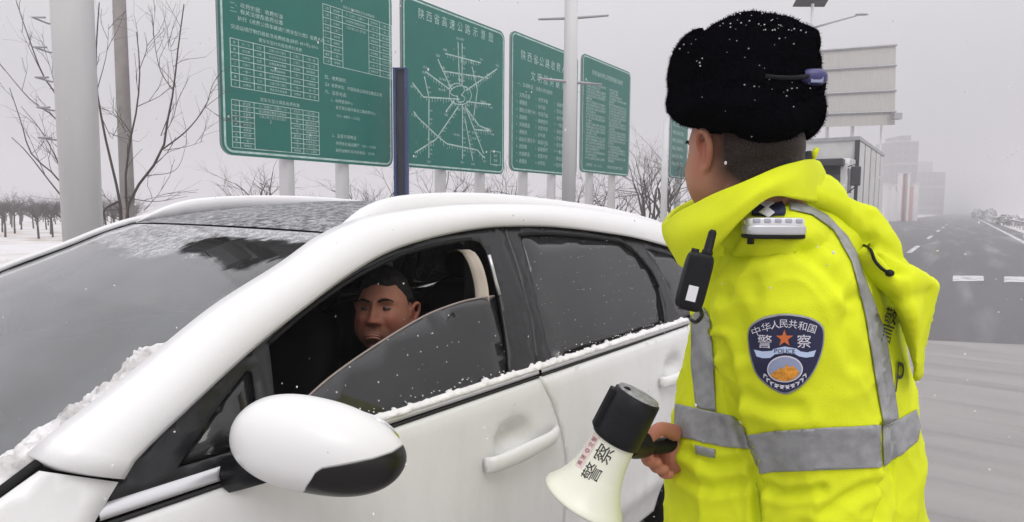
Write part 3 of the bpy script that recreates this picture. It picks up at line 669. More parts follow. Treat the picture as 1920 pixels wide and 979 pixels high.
# white roadside gate posts, wall panels and a pink board
M['wpost'] = pm('white_render', (.75, .72, .73), .7); M['pink'] = pm('pale_pink_panel', (.55, .36, .35), .7)
def stand(name, x0, x1, y0, dep, thick_, mat, label, cat, group=None, capn=True):
    a, b = P(x0, 395, dep), P(x1, 395, dep); z = P((x0+x1)/2, y0, dep)[2]
    c = (a+b)/2; w = np.linalg.norm((b-a)[:2])/2; R2 = rot((0, 0, 1), math.atan2((b-a)[1], (b-a)[0]))
    t = tag(empty(name, (c[0], c[1], 0)), label, cat, group)
    MB().box((c[0], c[1], z/2), (w, thick_, z/2), R2).obj('shaft' if 'pillar' in name else 'panel', mat, t, smooth=False)
    if capn: MB().box((c[0], c[1], z+.06), (w+.12, thick_+.12, .06), R2).obj('capstone', M['wpost'], t, smooth=False)
for x0, x1, y0, dep, lb in ((1656, 1661, 346, 95, 'leftmost'), (1669, 1675, 348, 97, 'second'), (1683, 1687, 326, 100, 'tall left gate'), (1697, 1701, 326, 100, 'tall right gate'), (1711, 1718, 345, 105, 'farthest')):
    stand('white_pillar', x0, x1, y0, dep, .35, M['wpost'], {'leftmost': 'leftmost white pillar, just right of the truck box', 'second': 'white pillar between the truck and the tall gate', 'tall left gate': 'left pillar of the tall white gate beside the road',
          'tall right gate': 'right pillar of the tall white gate beside the road', 'farthest': 'wide white pillar right of the tall gate'}[lb], 'pillar', 'white pillars along the roadside')
stand('gate_beam', 1682, 1702, 324.5, 100.4, .02, M['pink'], 'pale pink banner panel hung in the tall white gate', 'banner', capn=False)
stand('white_wall', 1661.5, 1668.5, 352, 96, .12, M['wpost'], 'pale wall panel between the first two white pillars', 'wall')
stand('white_wall', 1675.5, 1682, 360, 98, .12, M['wpost'], 'pale wall panel left of the tall white gate', 'wall')
stand('pink_board', 1701.5, 1710, 350, 103, .1, M['pink'], 'faded pink board right of the tall white gate', 'board')

# ---- bare trees
def branch(m, tw, p, d, L_, r, depth, rnd, up=.25):
    n = 4; pts = [p]; rr = [r]
    for i in range(n):
        d = d+np.array([rnd.gauss(0, .16) for _ in range(3)])+np.array((0, 0, up*.12)); d /= np.linalg.norm(d)
        p = p+d*L_/n; pts.append(p); rr.append(r*(1-.42*(i+1)/n))
    (m if depth > 2 else tw).tube(pts, rr, 6 if depth > 2 else 4, cap=False)
    if depth == 0: return
    for k in range(rnd.choice((2, 3, 3))):
        i = rnd.randrange(1, n+1); a = rnd.uniform(.35, .8); ax = np.array([rnd.gauss(0, 1) for _ in range(3)]); ax -= d*(ax@d); ax /= np.linalg.norm(ax)
        nd = d*math.cos(a)+ax*math.sin(a); nd[2] = max(nd[2], .12); branch(m, tw, pts[i], nd/np.linalg.norm(nd), L_*rnd.uniform(.55, .82), rr[i]*.62, depth-1, rnd, up)
def tree(base, h, seed, label, group=None, depth=4, stems=1, r=.05, spread=.25):
    rnd = random.Random(seed); t = tag(empty('bare_tree', tuple(base)), label, 'tree', group); m, tw = MB(), MB()
    for s in range(stems):
        d = np.array((rnd.gauss(0, spread), rnd.gauss(0, spread), 1.0)); d /= np.linalg.norm(d)
        branch(m, tw, np.array(base, float)+np.array((rnd.gauss(0, .04), rnd.gauss(0, .04), -.05)), d, h*.42, r, depth, rnd)
    m.obj('trunk', M['bark'], t); tw.obj('crown', M['twig'], t); return t
# the near tree beside the mast, its limbs traced in depth
t0 = P(226, 418, 9.0); t = tag(empty('bare_tree', (t0[0], t0[1], 0)), 'bare tree with dark forked limbs between the white mast and the grey pole', 'tree')
limbs = [([(224, 560), (228, 420), (221, 360), (200, 270), (190, 220), (182, 170), (180, 100), (186, 5)], .040, 9.0), ([(238, 560), (240, 412), (235, 340), (245, 260), (257, 200), (262, 130), (256, 60)], .036, 9.1), ([(236, 560), (240, 385), (275, 330), (305, 280), (315, 220), (325, 170), (334, 90), (345, 8)], .040, 8.9),
         ([(305, 280), (350, 245), (385, 200), (398, 160), (412, 140)], .018, 8.85), ([(222, 378), (196, 394), (198, 424)], .030, 9.0), ([(315, 220), (300, 260), (330, 200), (318, 70)], .010, 8.95), ([(257, 200), (300, 180), (322, 160)], .010, 9.1), ([(245, 262), (215, 215), (196, 205)], .010, 9.1),
         ([(308, 282), (350, 275), (382, 265)], .009, 8.9), ([(325, 170), (300, 130), (288, 60), (292, 10)], .011, 8.9), ([(262, 130), (275, 90), (270, 60)], .009, 9.1), ([(190, 220), (210, 260), (212, 240)], .010, 9.0), ([(275, 330), (330, 318), (352, 262)], .009, 8.9), ([(232, 370), (290, 378), (352, 368)], .012, 9.3),
         ([(225, 395), (190, 362)], .012, 9.0), ([(385, 200), (405, 215), (420, 228)], .007, 8.8), ([(270, 395), (300, 360), (310, 330)], .008, 9.4), ([(182, 170), (200, 100), (204, 45)], .010, 9.0), ([(335, 90), (318, 95), (315, 70)], .006, 8.9)]
m, tw = MB(), MB(); rnd = random.Random(2)
def limb(pts, r, dep, T, tm, twm):
    q = spline(pts, 14); dj = dep; P3 = []
    for i, (x, y) in enumerate(q):
        dj += rnd.gauss(0, .02); P3.append(P(x, min(y, 470), dj) if y < 470 else np.array((*(P(x, 440, dj)[:2]), 0)))
    r *= .62; rr = [r*(1-.72*i/13) for i in range(14)]; (tm if r > .014 else twm).tube(P3, rr, 7, cap=False)
    for i in range(4, 13, 2):
        if rnd.random() < .7:
            d = P3[i]-P3[i-1]; d /= np.linalg.norm(d)+1e-9; d = d+np.array((rnd.gauss(0, .5), rnd.gauss(0, .5), .35)); d /= np.linalg.norm(d)
            branch(tm, twm, P3[i], d, rnd.uniform(.25, .6), max(.004, rr[i]*.45), 1, rnd)
for pts, r, dep in limbs: limb(pts, r, dep, t, m, tw)
m.obj('trunk', M['twig'], t); tw.obj('crown', M['twig'], t)
t0 = P(135, 440, 10.5); t = tag(empty('bare_tree', (t0[0], t0[1], 0)), 'bare tree half hidden behind the thick white mast', 'tree')
m, tw = MB(), MB()
for pts, r in (([(140, 600), (140, 470), (135, 400), (85, 330), (50, 285), (22, 258)], .035), ([(140, 470), (118, 350), (60, 290), (40, 230), (18, 165)], .03), ([(138, 400), (115, 320), (80, 250), (40, 200)], .022), ([(140, 350), (113, 235), (55, 185), (0, 120)], .026), ([(142, 330), (112, 195), (80, 140), (50, 60), (28, -5)], .03), ([(80, 140), (60, 100), (38, 55)], .011), ([(85, 330), (60, 270), (48, 240)], .010), ([(118, 350), (112, 290), (104, 270)], .009), ([(112, 195), (95, 130), (78, 76)], .010)):
    limb(pts, r, 10.5, t, m, tw)
m.obj('trunk', M['twig'], t); tw.obj('crown', M['twig'], t)
for i, (x, dep, h) in enumerate(((485, 22, 4.2), (700, 24, 4.4), (845, 26, 4.6), (905, 30, 4.4), (955, 30, 4.3), (1085, 33, 4.6), (1140, 33, 4.6), (1215, 33, 7.6), (1250, 30, 6.4))):
    b = P(x, 395, dep)
    lb = ['bare tree behind the left end of the nearest board', 'bare tree under the right end of the nearest board', 'bare tree under the left end of the route map board', 'bare tree under the right end of the route map board', 'bare tree under the gap of the second and third boards',
          'bare tree just right of the pale lamp post', 'bare tree under the dense print board', 'tall bare tree in the gap right of the last full board', 'bare tree closest to the face of the officer'][i]
    tree((b[0], b[1], 0), h, 40+i, lb, 'bare trees behind the notice boards', depth=4, stems=6 if i > 6 else 5, r=.06, spread=.24)
# saplings across the snowy field, far left
protos = []
rnd = random.Random(9)
spots = []
for row, (dep, n) in enumerate(((31, 9), (36, 11), (43, 13), (52, 16), (64, 19), (80, 22), (98, 24))):
    for k in range(n):
        x = -70+330*(k+rnd.uniform(.1, .9))/n; b = P(x, 395, dep*rnd.uniform(.96, 1.06)); spots.append((b[0], b[1], x, row))
ms = []
for v in range(3):
    r2 = random.Random(70+v); m, tw = MB(), MB(); m.tube([(0, 0, -.05), (.02, .01, .6), (.0, .03, 1.1)], [.05, .042, .035], 6)
    for k in range(8):
        a = r2.uniform(0, 6.28); branch(m, tw, np.array((0, .02, r2.uniform(.7, 1.1))), np.array((math.cos(a)*.6, math.sin(a)*.6, .8)), r2.uniform(.55, .8), .024, 4, r2)
    ms.append((m, tw))
for i, (x, y, px_, row) in enumerate(spots):
    v = i % 3; t = empty('sapling', (x, y, 0), rnd.uniform(0, 6.28)); t.scale = (1, 1, rnd.uniform(.85, 1.12))
    tag(t, 'small bare sapling in the hazy rows across the snowy field', 'tree', 'bare saplings in rows across the field')
    if i < 3: protos.append([mk('trunk', ms[v][0].v, ms[v][0].f, M['bark'], t, local=True), mk('crown', ms[v][1].v, ms[v][1].f, M['twig'], t, local=True)])
    else:
        for q in protos[v]: c = q.copy(); COL.objects.link(c); c.parent = t
# snow dusted shrubs by the right guard rail
M['shrub'] = pm('shrub_leaf', (.075, .07, .06), .9, col2=(.62, .62, .63), vs=3)
for i, (x, dep, s, lb) in enumerate(((1851, 130, 1.5, 'dark snow dusted shrub at the far end of the right guard rail'), (1883, 75, .85, 'left one of the two nearer shrubs behind the right guard rail'), (1905, 70, .8, 'right one of the two nearer shrubs behind the right guard rail'), (1838, 170, 1.6, 'faintest shrub where the right guard rail vanishes'))):
    b = P(x, 395, dep); rnd = random.Random(i); m = MB()
    for k in range(700):
        v = np.array([rnd.gauss(0, 1) for _ in range(3)]); v /= np.linalg.norm(v); v *= rnd.uniform(.55, 1.0)**.5; v = v*np.array((1.5, 1.2, .8))*s*(1+.25*math.sin(5*v[0]+i)); c = np.array((b[0], b[1], .55*s))+v
        if c[2] < 0: continue
        q = [np.array([rnd.gauss(0, .09*s) for _ in range(3)]) for _ in range(3)]; m.add([c+z for z in q], [(0, 1, 2)])
    t = tag(empty('shrub', (b[0], b[1], 0)), lb, 'shrub', 'shrubs along the right guard rail'); m.obj('foliage', M['shrub'], t, smooth=False)
    MB().tube([(b[0], b[1], 0), (b[0]+.05, b[1], .5*s)], [.06, .03], 6).obj('stem', M['bark'], t)

# ================================================================ WHITE CAR (own frame: x to its left side, y rearwards)
CD, CXO = rad(3.3), 2.06
cu = np.array((math.sin(CD), math.cos(CD), 0)); cv = np.array((math.cos(CD), -math.sin(CD), 0))
def c2w(p): p = np.asarray(p, float); return (p[..., 0:1]-CXO)*cv+p[..., 1:2]*cu+p[..., 2:3]*np.array((0, 0, 1.))
def w2c(p): p = np.asarray(p, float); return np.array((p@cv+CXO, p@cu, p[2]))
def w2px(p):
    d = np.asarray(p, float)-CAM; z = d@CF; return np.stack([960+FPX*(d@CR)/z, 489.5-FPX*(d@CU)/z], -1)
car = tag(empty('white_car', tuple(c2w((0, 0, 0))), -CD), 'white snow-speckled sport utility car with its driver window half open', 'car')
def S(z):
    z = np.asarray(z, float); t = np.maximum(0, z-1.0)
    lo = .92+.014*np.sin(np.pi*np.clip((1.0-z)/.62, 0, 1))-.25*np.maximum(0, .42-z)
    return np.where(z < 1.0, lo, .92-.38*t-.2*t*t)
def SX(y, z):
    y = np.asarray(y, float)
    return S(z)-.26*(np.maximum(0, -.30-y)/.7)**2-.13*(np.maximum(0, y-2.85)/.6)**2
PARTS = {}
def side(name, outer, mat, holes=(), sp=.03, off=0., thick=.012, parent=None, dent=None, sides=(1, -1), label=None):
    v, f = panel2d(outer, holes, sp); y, z = v[:, 0], v[:, 1]; x = SX(y, z)+off
    if dent is not None: x = x+dent(y, z)
    outp = []
    for s in sides:
        V = np.stack([s*x, y, z], 1); F = f if s > 0 else [t[::-1] for t in f]
        # facing +x for s>0 : (y,z) counter-clockwise gives +x normal
        outp.append(mk(name, V, F, mat, (parent[s] if isinstance(parent, dict) else parent) or car, local=True, thick=thick))
        if label and s > 0: outp[-1]["label"] = label
    return outp
def sym(fn):
    for s in (1, -1): fn(s)
E1 = spline([(.305, 1.139), (.339, 1.159), (.465, 1.224), (.648, 1.324), (.833, 1.402), (.942, 1.453), (1.039, 1.487), (1.16, 1.513), (1.36, 1.535), (1.60, 1.547), (2.0, 1.548), (2.4, 1.527), (2.8, 1.487), (3.1, 1.43), (3.30, 1.36)], 90)
TOP = [(.405, 1.092), (.444, 1.128), (.582, 1.206), (.702, 1.268), (.835, 1.328), (.975, 1.386), (1.133, 1.437), (1.307, 1.470), (1.506, 1.493), (1.69, 1.501), (1.973, 1.492), (2.328, 1.456), (2.574, 1.423), (2.906, 1.359), (3.10, 1.29), (3.20, 1.20)]
E2 = spline(TOP, 90)
# white band over the windows (A pillar running into the roof rail)
def cant(s):
    G = []
    for a, b in zip(E2, E1):
        row = []
        for k in range(11):
            t = k/10; y, z = a+(b-a)*t
            x = float(SX(y, z))+.016*math.sin(math.pi*min(1, t*1.05))**.8*(1 if True else 0)-.030*max(0, t-.8)/.2*max(0, t-.8)/.2
            row.append((s*x, y, z))
        G.append(row if s > 0 else row[::-1])
    MB().grid(G).obj('body_side', M['paint'], car, local=True, thick=.02)
sym(cant)
# fender, doors, rear quarter
def arch(cy, r, a0, a1, n=14): return [(cy+r*math.cos(rad(a)), .36+r*math.sin(rad(a))) for a in np.linspace(a0, a1, n)]
WF, WR = -.085, 2.90
side('fender', [(.303, 1.136), (.405, 1.089), (.356, 1.028), (.299, .92), (.314, .24), (.302, .24)]+arch(WF, .375, -5, 185)+[(-.48, .30), (-1.0, .34), (-1.02, .80), (-.9, .862), (-.6, .912), (-.3, .945), (-.1, .966), (.05, 1.012)], M['paint'], sp=.03, dent=lambda y, z: .015*np.exp(-np.abs((y-.354)*.47+(z-1.113))/.06)*np.clip((z-.95)/.1, 0, 1)*np.clip((y-.05)/.15, 0, 1))
def handle_dent(cy): return lambda y, z: -.052*np.exp(-(((y-cy-.005)/.074)**2+((z-.880)/.043)**2)**2)+.010*np.exp(-((z-.40)/.05)**2)
split = [(1.590, 1.028), (1.596, 1.0), (1.631, .947), (1.668, .87), (1.695, .789), (1.711, .70), (1.713, .62), (1.698, .24)]
fdoor = {s: o for s, o in zip((1, -1), side('front_door', [(.358, 1.028), (.304, .92), (.322, .24)]+split[::-1], M['paint'], sp=.02, dent=handle_dent(1.44)))}
rs = [(y+.006, z) for y, z in split]
rdoor = {s: o for s, o in zip((1, -1), side('rear_door', rs[::-1]+[(2.72, 1.030)]+[(2.735, .97), (2.70, .86)]+arch(WR, .40, 108, 180, 8)+[(2.50, .24), (1.96, .24)], M['paint'], sp=.025, dent=handle_dent(2.55)))}
side('rear_quarter', [(2.742, .97), (2.727, 1.030), (3.0, 1.085), (3.18, 1.19), (3.30, 1.355), (3.36, 1.2), (3.42, .95), (3.42, .34)]+arch(WR, .40, -3, 106, 10)+[(2.707, .86)], M['paint'], sp=.04)
side('seam_backing', [(-.95, .80), (.26, .80), (.30, .36), (2.0, .36), (2.2, .80), (3.3, .85), (3.2, 1.2), (2.9, 1.06), (.4, 1.085), (.3, 1.12), (-.1, .95), (-.95, .85), (-.9, .78), (-.7, .78)], M['seam'], sp=.06, off=-.065, thick=.004)
# window trim
ft = [(.362, 1.058), (.405, 1.089), (.444, 1.126)]+[tuple(p) for p in spline([(.444, 1.126)]+TOP[2:10], 40)[1:-1]]+[(1.686, 1.499), (1.664, 1.342), (1.632, 1.166), (1.592, 1.058)]
opening = [(.704, 1.066), (.720, 1.150), (.738, 1.254), (.823, 1.297), (.921, 1.338), (1.036, 1.379), (1.2, 1.421), (1.38, 1.444), (1.50, 1.452), (1.538, 1.444), (1.551, 1.415), (1.543, 1.36), (1.532, 1.28), (1.50, 1.17), (1.466, 1.066)]
quarter = [(.505, 1.078), (.60, 1.160), (.676, 1.215), (.688, 1.210), (.680, 1.150), (.672, 1.078)]
side('window_trim', ft, M['trim'], [opening, quarter], sp=.03, off=-.002, parent=fdoor)
rt = [(1.599, 1.058), (1.638, 1.166), (1.670, 1.342), (1.692, 1.499)]+[tuple(p) for p in spline(TOP[9:], 40)[1:]]+[(3.08, 1.13), (2.90, 1.078), (2.70, 1.058)]
ropen = [(1.675, 1.064), (1.700, 1.18), (1.722, 1.289), (1.748, 1.40), (1.756, 1.458), (1.80, 1.462), (2.0, 1.455), (2.25, 1.434), (2.44, 1.408), (2.52, 1.355), (2.585, 1.27), (2.592, 1.21), (2.570, 1.13), (2.541, 1.070)]
rq = [(2.70, 1.105), (2.79, 1.09), (2.92, 1.125), (3.04, 1.19), (3.06, 1.24), (2.96, 1.305), (2.86, 1.335), (2.70, 1.365), (2.62, 1.378), (2.66, 1.30), (2.685, 1.20)]
side('window_trim', rt, M['trim'], [ropen, rq], sp=.03, off=-.004, parent=rdoor)
M['tint'] = glass('tinted_glass', (.05, .05, .055), 1, (.052, .053, .056), .55, rough=.03, ior=1.55, specks=70)
M['tint2'] = glass('half_tinted_glass', (.20, .19, .19), 1, (.055, .055, .058), .55, rough=.03, ior=1.5, specks=55)
M['clear'] = glass('quarter_glass', (.45, .46, .47), 1, (.2, .2, .2), .08, ior=1.5)
gt = [(1.521, 1.278), (1.45, 1.279), (1.38, 1.277), (1.29, 1.268), (1.197, 1.253), (1.034, 1.212), (.892, 1.169), (.80, 1.132), (.715, 1.088), (.706, 1.06)]
side('window_glass', gt[::-1][::-1]+[(.70, 1.03), (1.46, 1.03)], M['tint2'], sp=.05, off=-.014, thick=.004, parent=fdoor, sides=(1,), label='half lowered smoked driver window')
side('window_glass', opening, M['tint'], sp=.05, off=-.014, thick=.004, parent={1: fdoor[1], -1: fdoor[-1]}, sides=(-1,))
M['edge'] = pm('glass_edge', (.30, .25, .23), .3)
MB().tube([(float(SX(y, z))-.016, y, z) for y, z in spline(gt[:-1], 30)], .003, 6).obj('glass_edge', M['edge'], fdoor[1], local=True)
side('quarter_glass', quarter, M['clear'], sp=.06, off=-.012, thick=.004, parent=fdoor)
side('window_glass', ropen, M['tint'], sp=.05, off=-.012, thick=.004, parent=rdoor)
side('quarter_glass', rq, M['tint'], sp=.05, off=-.012, thick=.004)
def tubes(s):
    def sd(pts, r, name, mat, par, off=0., n=36):
        q = spline(pts, n); MB().tube([(s*(float(SX(y, z))+off), y, z) for y, z in q], r, 8).obj(name, mat, par, local=True)
    sd([(.36, 1.028), (.9, 1.029), (1.586, 1.029)], .0045, 'belt_gap', M['seam'], fdoor[s], .000)
    sd([(1.602, 1.030), (2.2, 1.031), (2.73, 1.034)], .0045, 'belt_gap', M['seam'], rdoor[s], .000)
    sd(ropen[4:12], .006, 'window_seal', M['rubber'], rdoor[s], -.004)
    sd([(.74, 1.258), (.823, 1.299), (.921, 1.340), (1.036, 1.381), (1.2, 1.423), (1.38, 1.446), (1.50, 1.454)], .006, 'window_seal', M['rubber'], fdoor[s], -.004)
    sd([(3.03, 1.10), (2.75, 1.052)], .004, 'trim_seam', M['seam'], car)
    for par, a, b in ((fdoor[s], .372, 1.588), (rdoor[s], 1.602, 2.76)):
        G = []
        for y in np.linspace(a, b, 30):
            row = [(s*(float(SX(y, z))+o), y, z) for z, o in ((1.036, -.004), (1.038, .006), (1.047, .007), (1.058, .001), (1.062, -.010))]
            G.append(row if s < 0 else row[::-1])
        MB().grid(G).obj('belt_moulding', M['chrome'], par, local=True)
sym(tubes)
# wet snow clinging along the window sill of the near side
rnd = random.Random(4); G = []
for i, y in enumerate(np.linspace(.80, 2.74, 230)):
    h = .003+.007*noise.noise(Vector((y*14, 3, 0)))+.012*max(0, noise.noise(Vector((y*45, 9, 0))))+(.006 if rnd.random() < .15 else 0); h = max(.002, h); w = .010+.004*noise.noise(Vector((y*20, 0, 5)))
    x = float(SX(y, 1.05)); G.append([(x-.016, y, 1.056), (x-.012, y, 1.060+h*.8), (x-.003, y, 1.060+h), (x+w*.7, y, 1.056+h*.45), (x+w, y, 1.050), (x+.003, y, 1.048)][::-1])
MB().grid(G).obj('sill_snow', M['snow'], car, local=True)
rnd = random.Random(12); m = MB()
for i in range(70):
    y = rnd.uniform(.85, 2.70); z = 1.066+abs(rnd.gauss(0, .008)); r = rnd.uniform(.0007, .0022)
    m.ell((float(SX(y, z))-.010, y, z), ((.003, 0, 0), (0, r, 0), (0, 0, r*1.2)), 6, 4)
q = m.obj('sill_flakes', M['snow'], car, local=True); q["kind"] = 'stuff'
# door handles
def handles(s):
    for par, cy in ((fdoor[s], 1.455), (rdoor[s], 2.55)):
        pts = [(1.295-1.455+cy, .845, .012), (1.32-1.455+cy, .846, .030), (1.40-1.455+cy, .850, .044), (1.50-1.455+cy, .852, .046), (1.58-1.455+cy, .852, .040), (1.632-1.455+cy, .853, .020)]
        q = spline(pts, 16); m = MB(); rings = []
        for i, (y, z, o) in enumerate(q):
            h = .026*(1-.30*abs(i/15-.40)); x = float(SX(y, z))+o
            rings.append([(s*(x+.015*math.cos(a)*(1 if math.cos(a) > 0 else .7)), y, z+h*math.sin(a)) for a in np.linspace(0, 2*math.pi, 12, endpoint=False)])
        h_ = m.rings(rings).obj('handle', M['paint'], par, local=True)
        MB().ell((s*(float(SX(cy-.02, .83))-.010), cy-.015, .826), ((.018*s, 0, 0), (0, .055, 0), (0, 0, .022))).obj('handle_recess', M['paint'], par, local=True)
        MB().ell((s*(float(SX(cy+.165, .853))+.014), cy+.180, .857), ((.008, 0, 0), (0, .004, 0), (0, 0, .010)), 10, 6).obj('lock_cover', M['black'], par, local=True)
sym(handles)
# windscreen surface
def WS(ye, fx):
    ze = np.interp(ye, [-.12, .1, .253, .339, .465, .648, .833, .942, 1.039], [.935, 1.037, 1.110, 1.152, 1.217, 1.317, 1.395, 1.446, 1.479])
    xe = float(S(ze))-.012; b = 1-fx*fx
    return np.array((fx*xe, ye-.085*b, ze+.012*b))
ys = np.linspace(-.12, 1.04, 120); fx = np.linspace(-1, 1, 140)
G = [[WS(y, f) for f in fx] for y in ys]
V = np.array([p for r in G for p in r]); px = w2px(c2w(V))
F = [(i*140+k, i*140+k+1, (i+1)*140+k+1, (i+1)*140+k) for i in range(119) for k in range(139)]
patch = [(336, 474), (350, 456), (378, 447), (420, 444), (470, 447), (520, 452), (575, 455), (594, 461), (566, 480), (520, 486), (488, 492), (462, 508), (424, 506), (398, 484), (372, 476)]
pc = np.array(patch, float)
def sdist(p, poly):
    q = resamp(poly, 4.); d = np.min(np.linalg.norm(p[:, None]-q[None], axis=2), 1); return np.where(inpoly(p, poly), -d, d)
near = (px[:, 0] > 300) & (px[:, 0] < 640) & (px[:, 1] > 420) & (px[:, 1] < 540)
clear = np.zeros(len(V))
sd_ = sdist(px[near], patch); nz = np.array([noise.noise(Vector(p)*45)+.6*noise.noise(Vector(p)*110) for p in V[near]])
clear[near] = np.clip(.5-(sd_+7*nz)/5, 0, 1)
ye = np.repeat(ys, 140); fxx = np.tile(fx, 120)
nn = np.array([noise.noise(Vector(p)*9) for p in V]); n2 = np.array([noise.noise(Vector(p)*30) for p in V])
dustv = np.clip((ye-(.915-.09*(1-np.abs(fxx-.1)))+.035*nn+.02*n2)/.035, 0, 1)
dustv = np.maximum(dustv, .55*np.clip((.93-(1-fxx)*.0-1)*0+(fxx-.90+.04*nn)/.05, 0, 1)*np.clip((ye-.62)/.1, 0, 1))
def ws_dust(n, l, last):
    a = n.new("ShaderNodeAttribute"); a.attribute_name = 'dust'; b = n.new("ShaderNodeAttribute"); b.attribute_name = 'clear'
    t = n.new("ShaderNodeTexCoord"); z = n.new("ShaderNodeTexNoise"); z.inputs["Scale"].default_value = 45; z.inputs["Detail"].default_value = 11; z.inputs["Roughness"].default_value = .86
    l.new(t.outputs["Object"], z.inputs["Vector"]); r = n.new("ShaderNodeMapRange"); r.inputs[1].default_value = .45; r.inputs[2].default_value = .60; r.inputs[3].default_value = .04; r.inputs[4].default_value = .85; l.new(z.outputs[0], r.inputs[0])
    m = n.new("ShaderNodeMath"); m.operation = 'MULTIPLY'; l.new(a.outputs["Fac"], m.inputs[0]); l.new(r.outputs[0], m.inputs[1])
    c = n.new("ShaderNodeMath"); c.operation = 'SUBTRACT'; c.inputs[0].default_value = 1; l.new(b.outputs["Fac"], c.inputs[1])
    m2 = n.new("ShaderNodeMath"); m2.operation = 'MULTIPLY'; l.new(m.outputs[0], m2.inputs[0]); l.new(c.outputs[0], m2.inputs[1])
    d = n.new("ShaderNodeBsdfDiffuse"); d.inputs[0].default_value = (.62, .62, .64, 1); x = n.new("ShaderNodeMixShader")
    l.new(m2.outputs[0], x.inputs[0]); l.new(last.outputs[0], x.inputs[1]); l.new(d.outputs[0], x.inputs[2])
    # where the wiper cleared it the grime film is gone
    dk = n.new("ShaderNodeBsdfTransparent"); dk.inputs[0].default_value = (.55, .55, .56, 1); gl = n.new("ShaderNodeBsdfGlossy"); gl.inputs["Roughness"].default_value = .02
    x1 = n.new("ShaderNodeMixShader"); x1.inputs[0].default_value = .06; l.new(dk.outputs[0], x1.inputs[1]); l.new(gl.outputs[0], x1.inputs[2])
    x2 = n.new("ShaderNodeMixShader"); l.new(b.outputs["Fac"], x2.inputs[0]); l.new(x.outputs[0], x2.inputs[1]); l.new(x1.outputs[0], x2.inputs[2])
    return x2
M['screen'] = glass('windscreen_glass', (.50, .52, .52), 1, (.40, .418, .43), .32, rough=.05, ior=1.5, dust=ws_dust)
wso = mk('windscreen', V, F, M['screen'], car, local=True)
for nm, arr in (('dust', dustv), ('clear', clear)):
    at = wso.data.attributes.new(nm, 'FLOAT', 'POINT'); at.data.foreach_set('value', arr.astype(np.float32))
# snow scraped to the pillar, and the rubber edge under it
rnd = random.Random(8); G = []
for i, y in enumerate(np.linspace(-.10, .70, 340)):
    w = .085*(1-.25*max(0, y-.2))*(1+.35*noise.noise(Vector((y*11, 1, 0)))); w *= min(1, max(.05, (.70-y)/.16))
    h = (.019+.015*noise.noise(Vector((y*16, 7, 0)))+.008*noise.noise(Vector((y*50, 2, 0))))*min(1, max(.1, (.72-y)/.2)); row = []
    for k in range(19):
        t = k/18; f = 1.0-.004-.026*max(0, noise.noise(Vector((y*13, 5, 1))))-w*t/.85; p = WS(y, f)
        hh = h*(math.sin(math.pi*min(1, max(0, t*.94+.06)))**.55)*(1+.5*noise.noise(Vector((y*30, t*5, 3)))+.4*noise.noise(Vector((y*80, t*14, 3)))+.3*noise.noise(Vector((y*170, t*26, 3))))
        row.append(p+np.array((.05, -.42, .9))*max(-.004, hh-.003 if 0 < k < 18 else -.004))
    G.append(row)
MB().grid(G).obj('snow_ridge', M['dirty_snow'], car, local=True)
def wseal(s):
    MB().tube([WS(y, s*1.0)+np.array((0, 0, .003)) for y in np.linspace(-.1, 1.03, 60)], .009, 8).obj('screen_seal', M['rubber'], car, local=True)
sym(wseal)
m = MB()
for k in range(60):
    y = rnd.uniform(.35, .92); p = WS(y, rnd.uniform(.955, .99)); r = rnd.uniform(.004, .012); m.ell(p+np.array((0, 0, .004)), ((r, 0, 0), (0, r*1.3, 0), (0, 0, r*.7)), 7, 5)
q = m.obj('snow_crumbs', M['snow'], car, local=True); q["kind"] = 'stuff'
# roof : dark glass panel with wet snow dusting, white rear part
M['roof'] = None
def roof_mat():
    m, n, l, b = nodes('dusted_glass_roof'); t = n.new("ShaderNodeTexCoord"); mp = n.new("ShaderNodeMapping"); mp.inputs["Scale"].default_value = (1, 1, 1); l.new(t.outputs["Object"], mp.inputs[0])
    z = n.new("ShaderNodeTexNoise"); z.inputs["Scale"].default_value = 38; z.inputs["Detail"].default_value = 11; z.inputs["Roughness"].default_value = .86; l.new(mp.outputs[0], z.inputs["Vector"])
    r = n.new("ShaderNodeValToRGB"); e = r.color_ramp.elements; e[0].position = .45; e[0].color = (.035, .035, .038, 1); e[1].position = .60; e[1].color = (.55, .55, .57, 1); l.new(z.outputs[0], r.inputs[0]); l.new(r.outputs[0], b.inputs["Base Color"])
    b.inputs["Roughness"].default_value = .5; bp = n.new("ShaderNodeBump"); bp.inputs["Strength"].default_value = .5; bp.inputs["Distance"].default_value = .01; l.new(z.outputs[0], bp.inputs["Height"]); l.new(bp.outputs[0], b.inputs["Normal"]); return m
M['roof'] = roof_mat()
def roofgrid(y0, y1, n, xf=1.0):
    G = []
    for y in np.linspace(y0, y1, n):
        ze = np.interp(y, E1[:, 0], E1[:, 1]); xe = float(SX(y, ze))-.014; cr_ = np.interp(y, [1.03, 1.5, 2.2, 3.2], [.012, .036, .040, .03]); bo = np.interp(y, [1.03, 1.25], [.085, 0])
        G.append([(f*xe, y-bo*(1-f*f), ze-.006+cr_*(1-abs(f)**2.4)) for f in np.linspace(-1, 1, 40)])
    return G
MB().grid(roofgrid(1.045, 2.35, 60)).obj('glass_roof', M['roof'], car, local=True)
MB().grid(roofgrid(2.354, 3.28, 40)).obj('roof_panel', M['paint'], car, local=True)
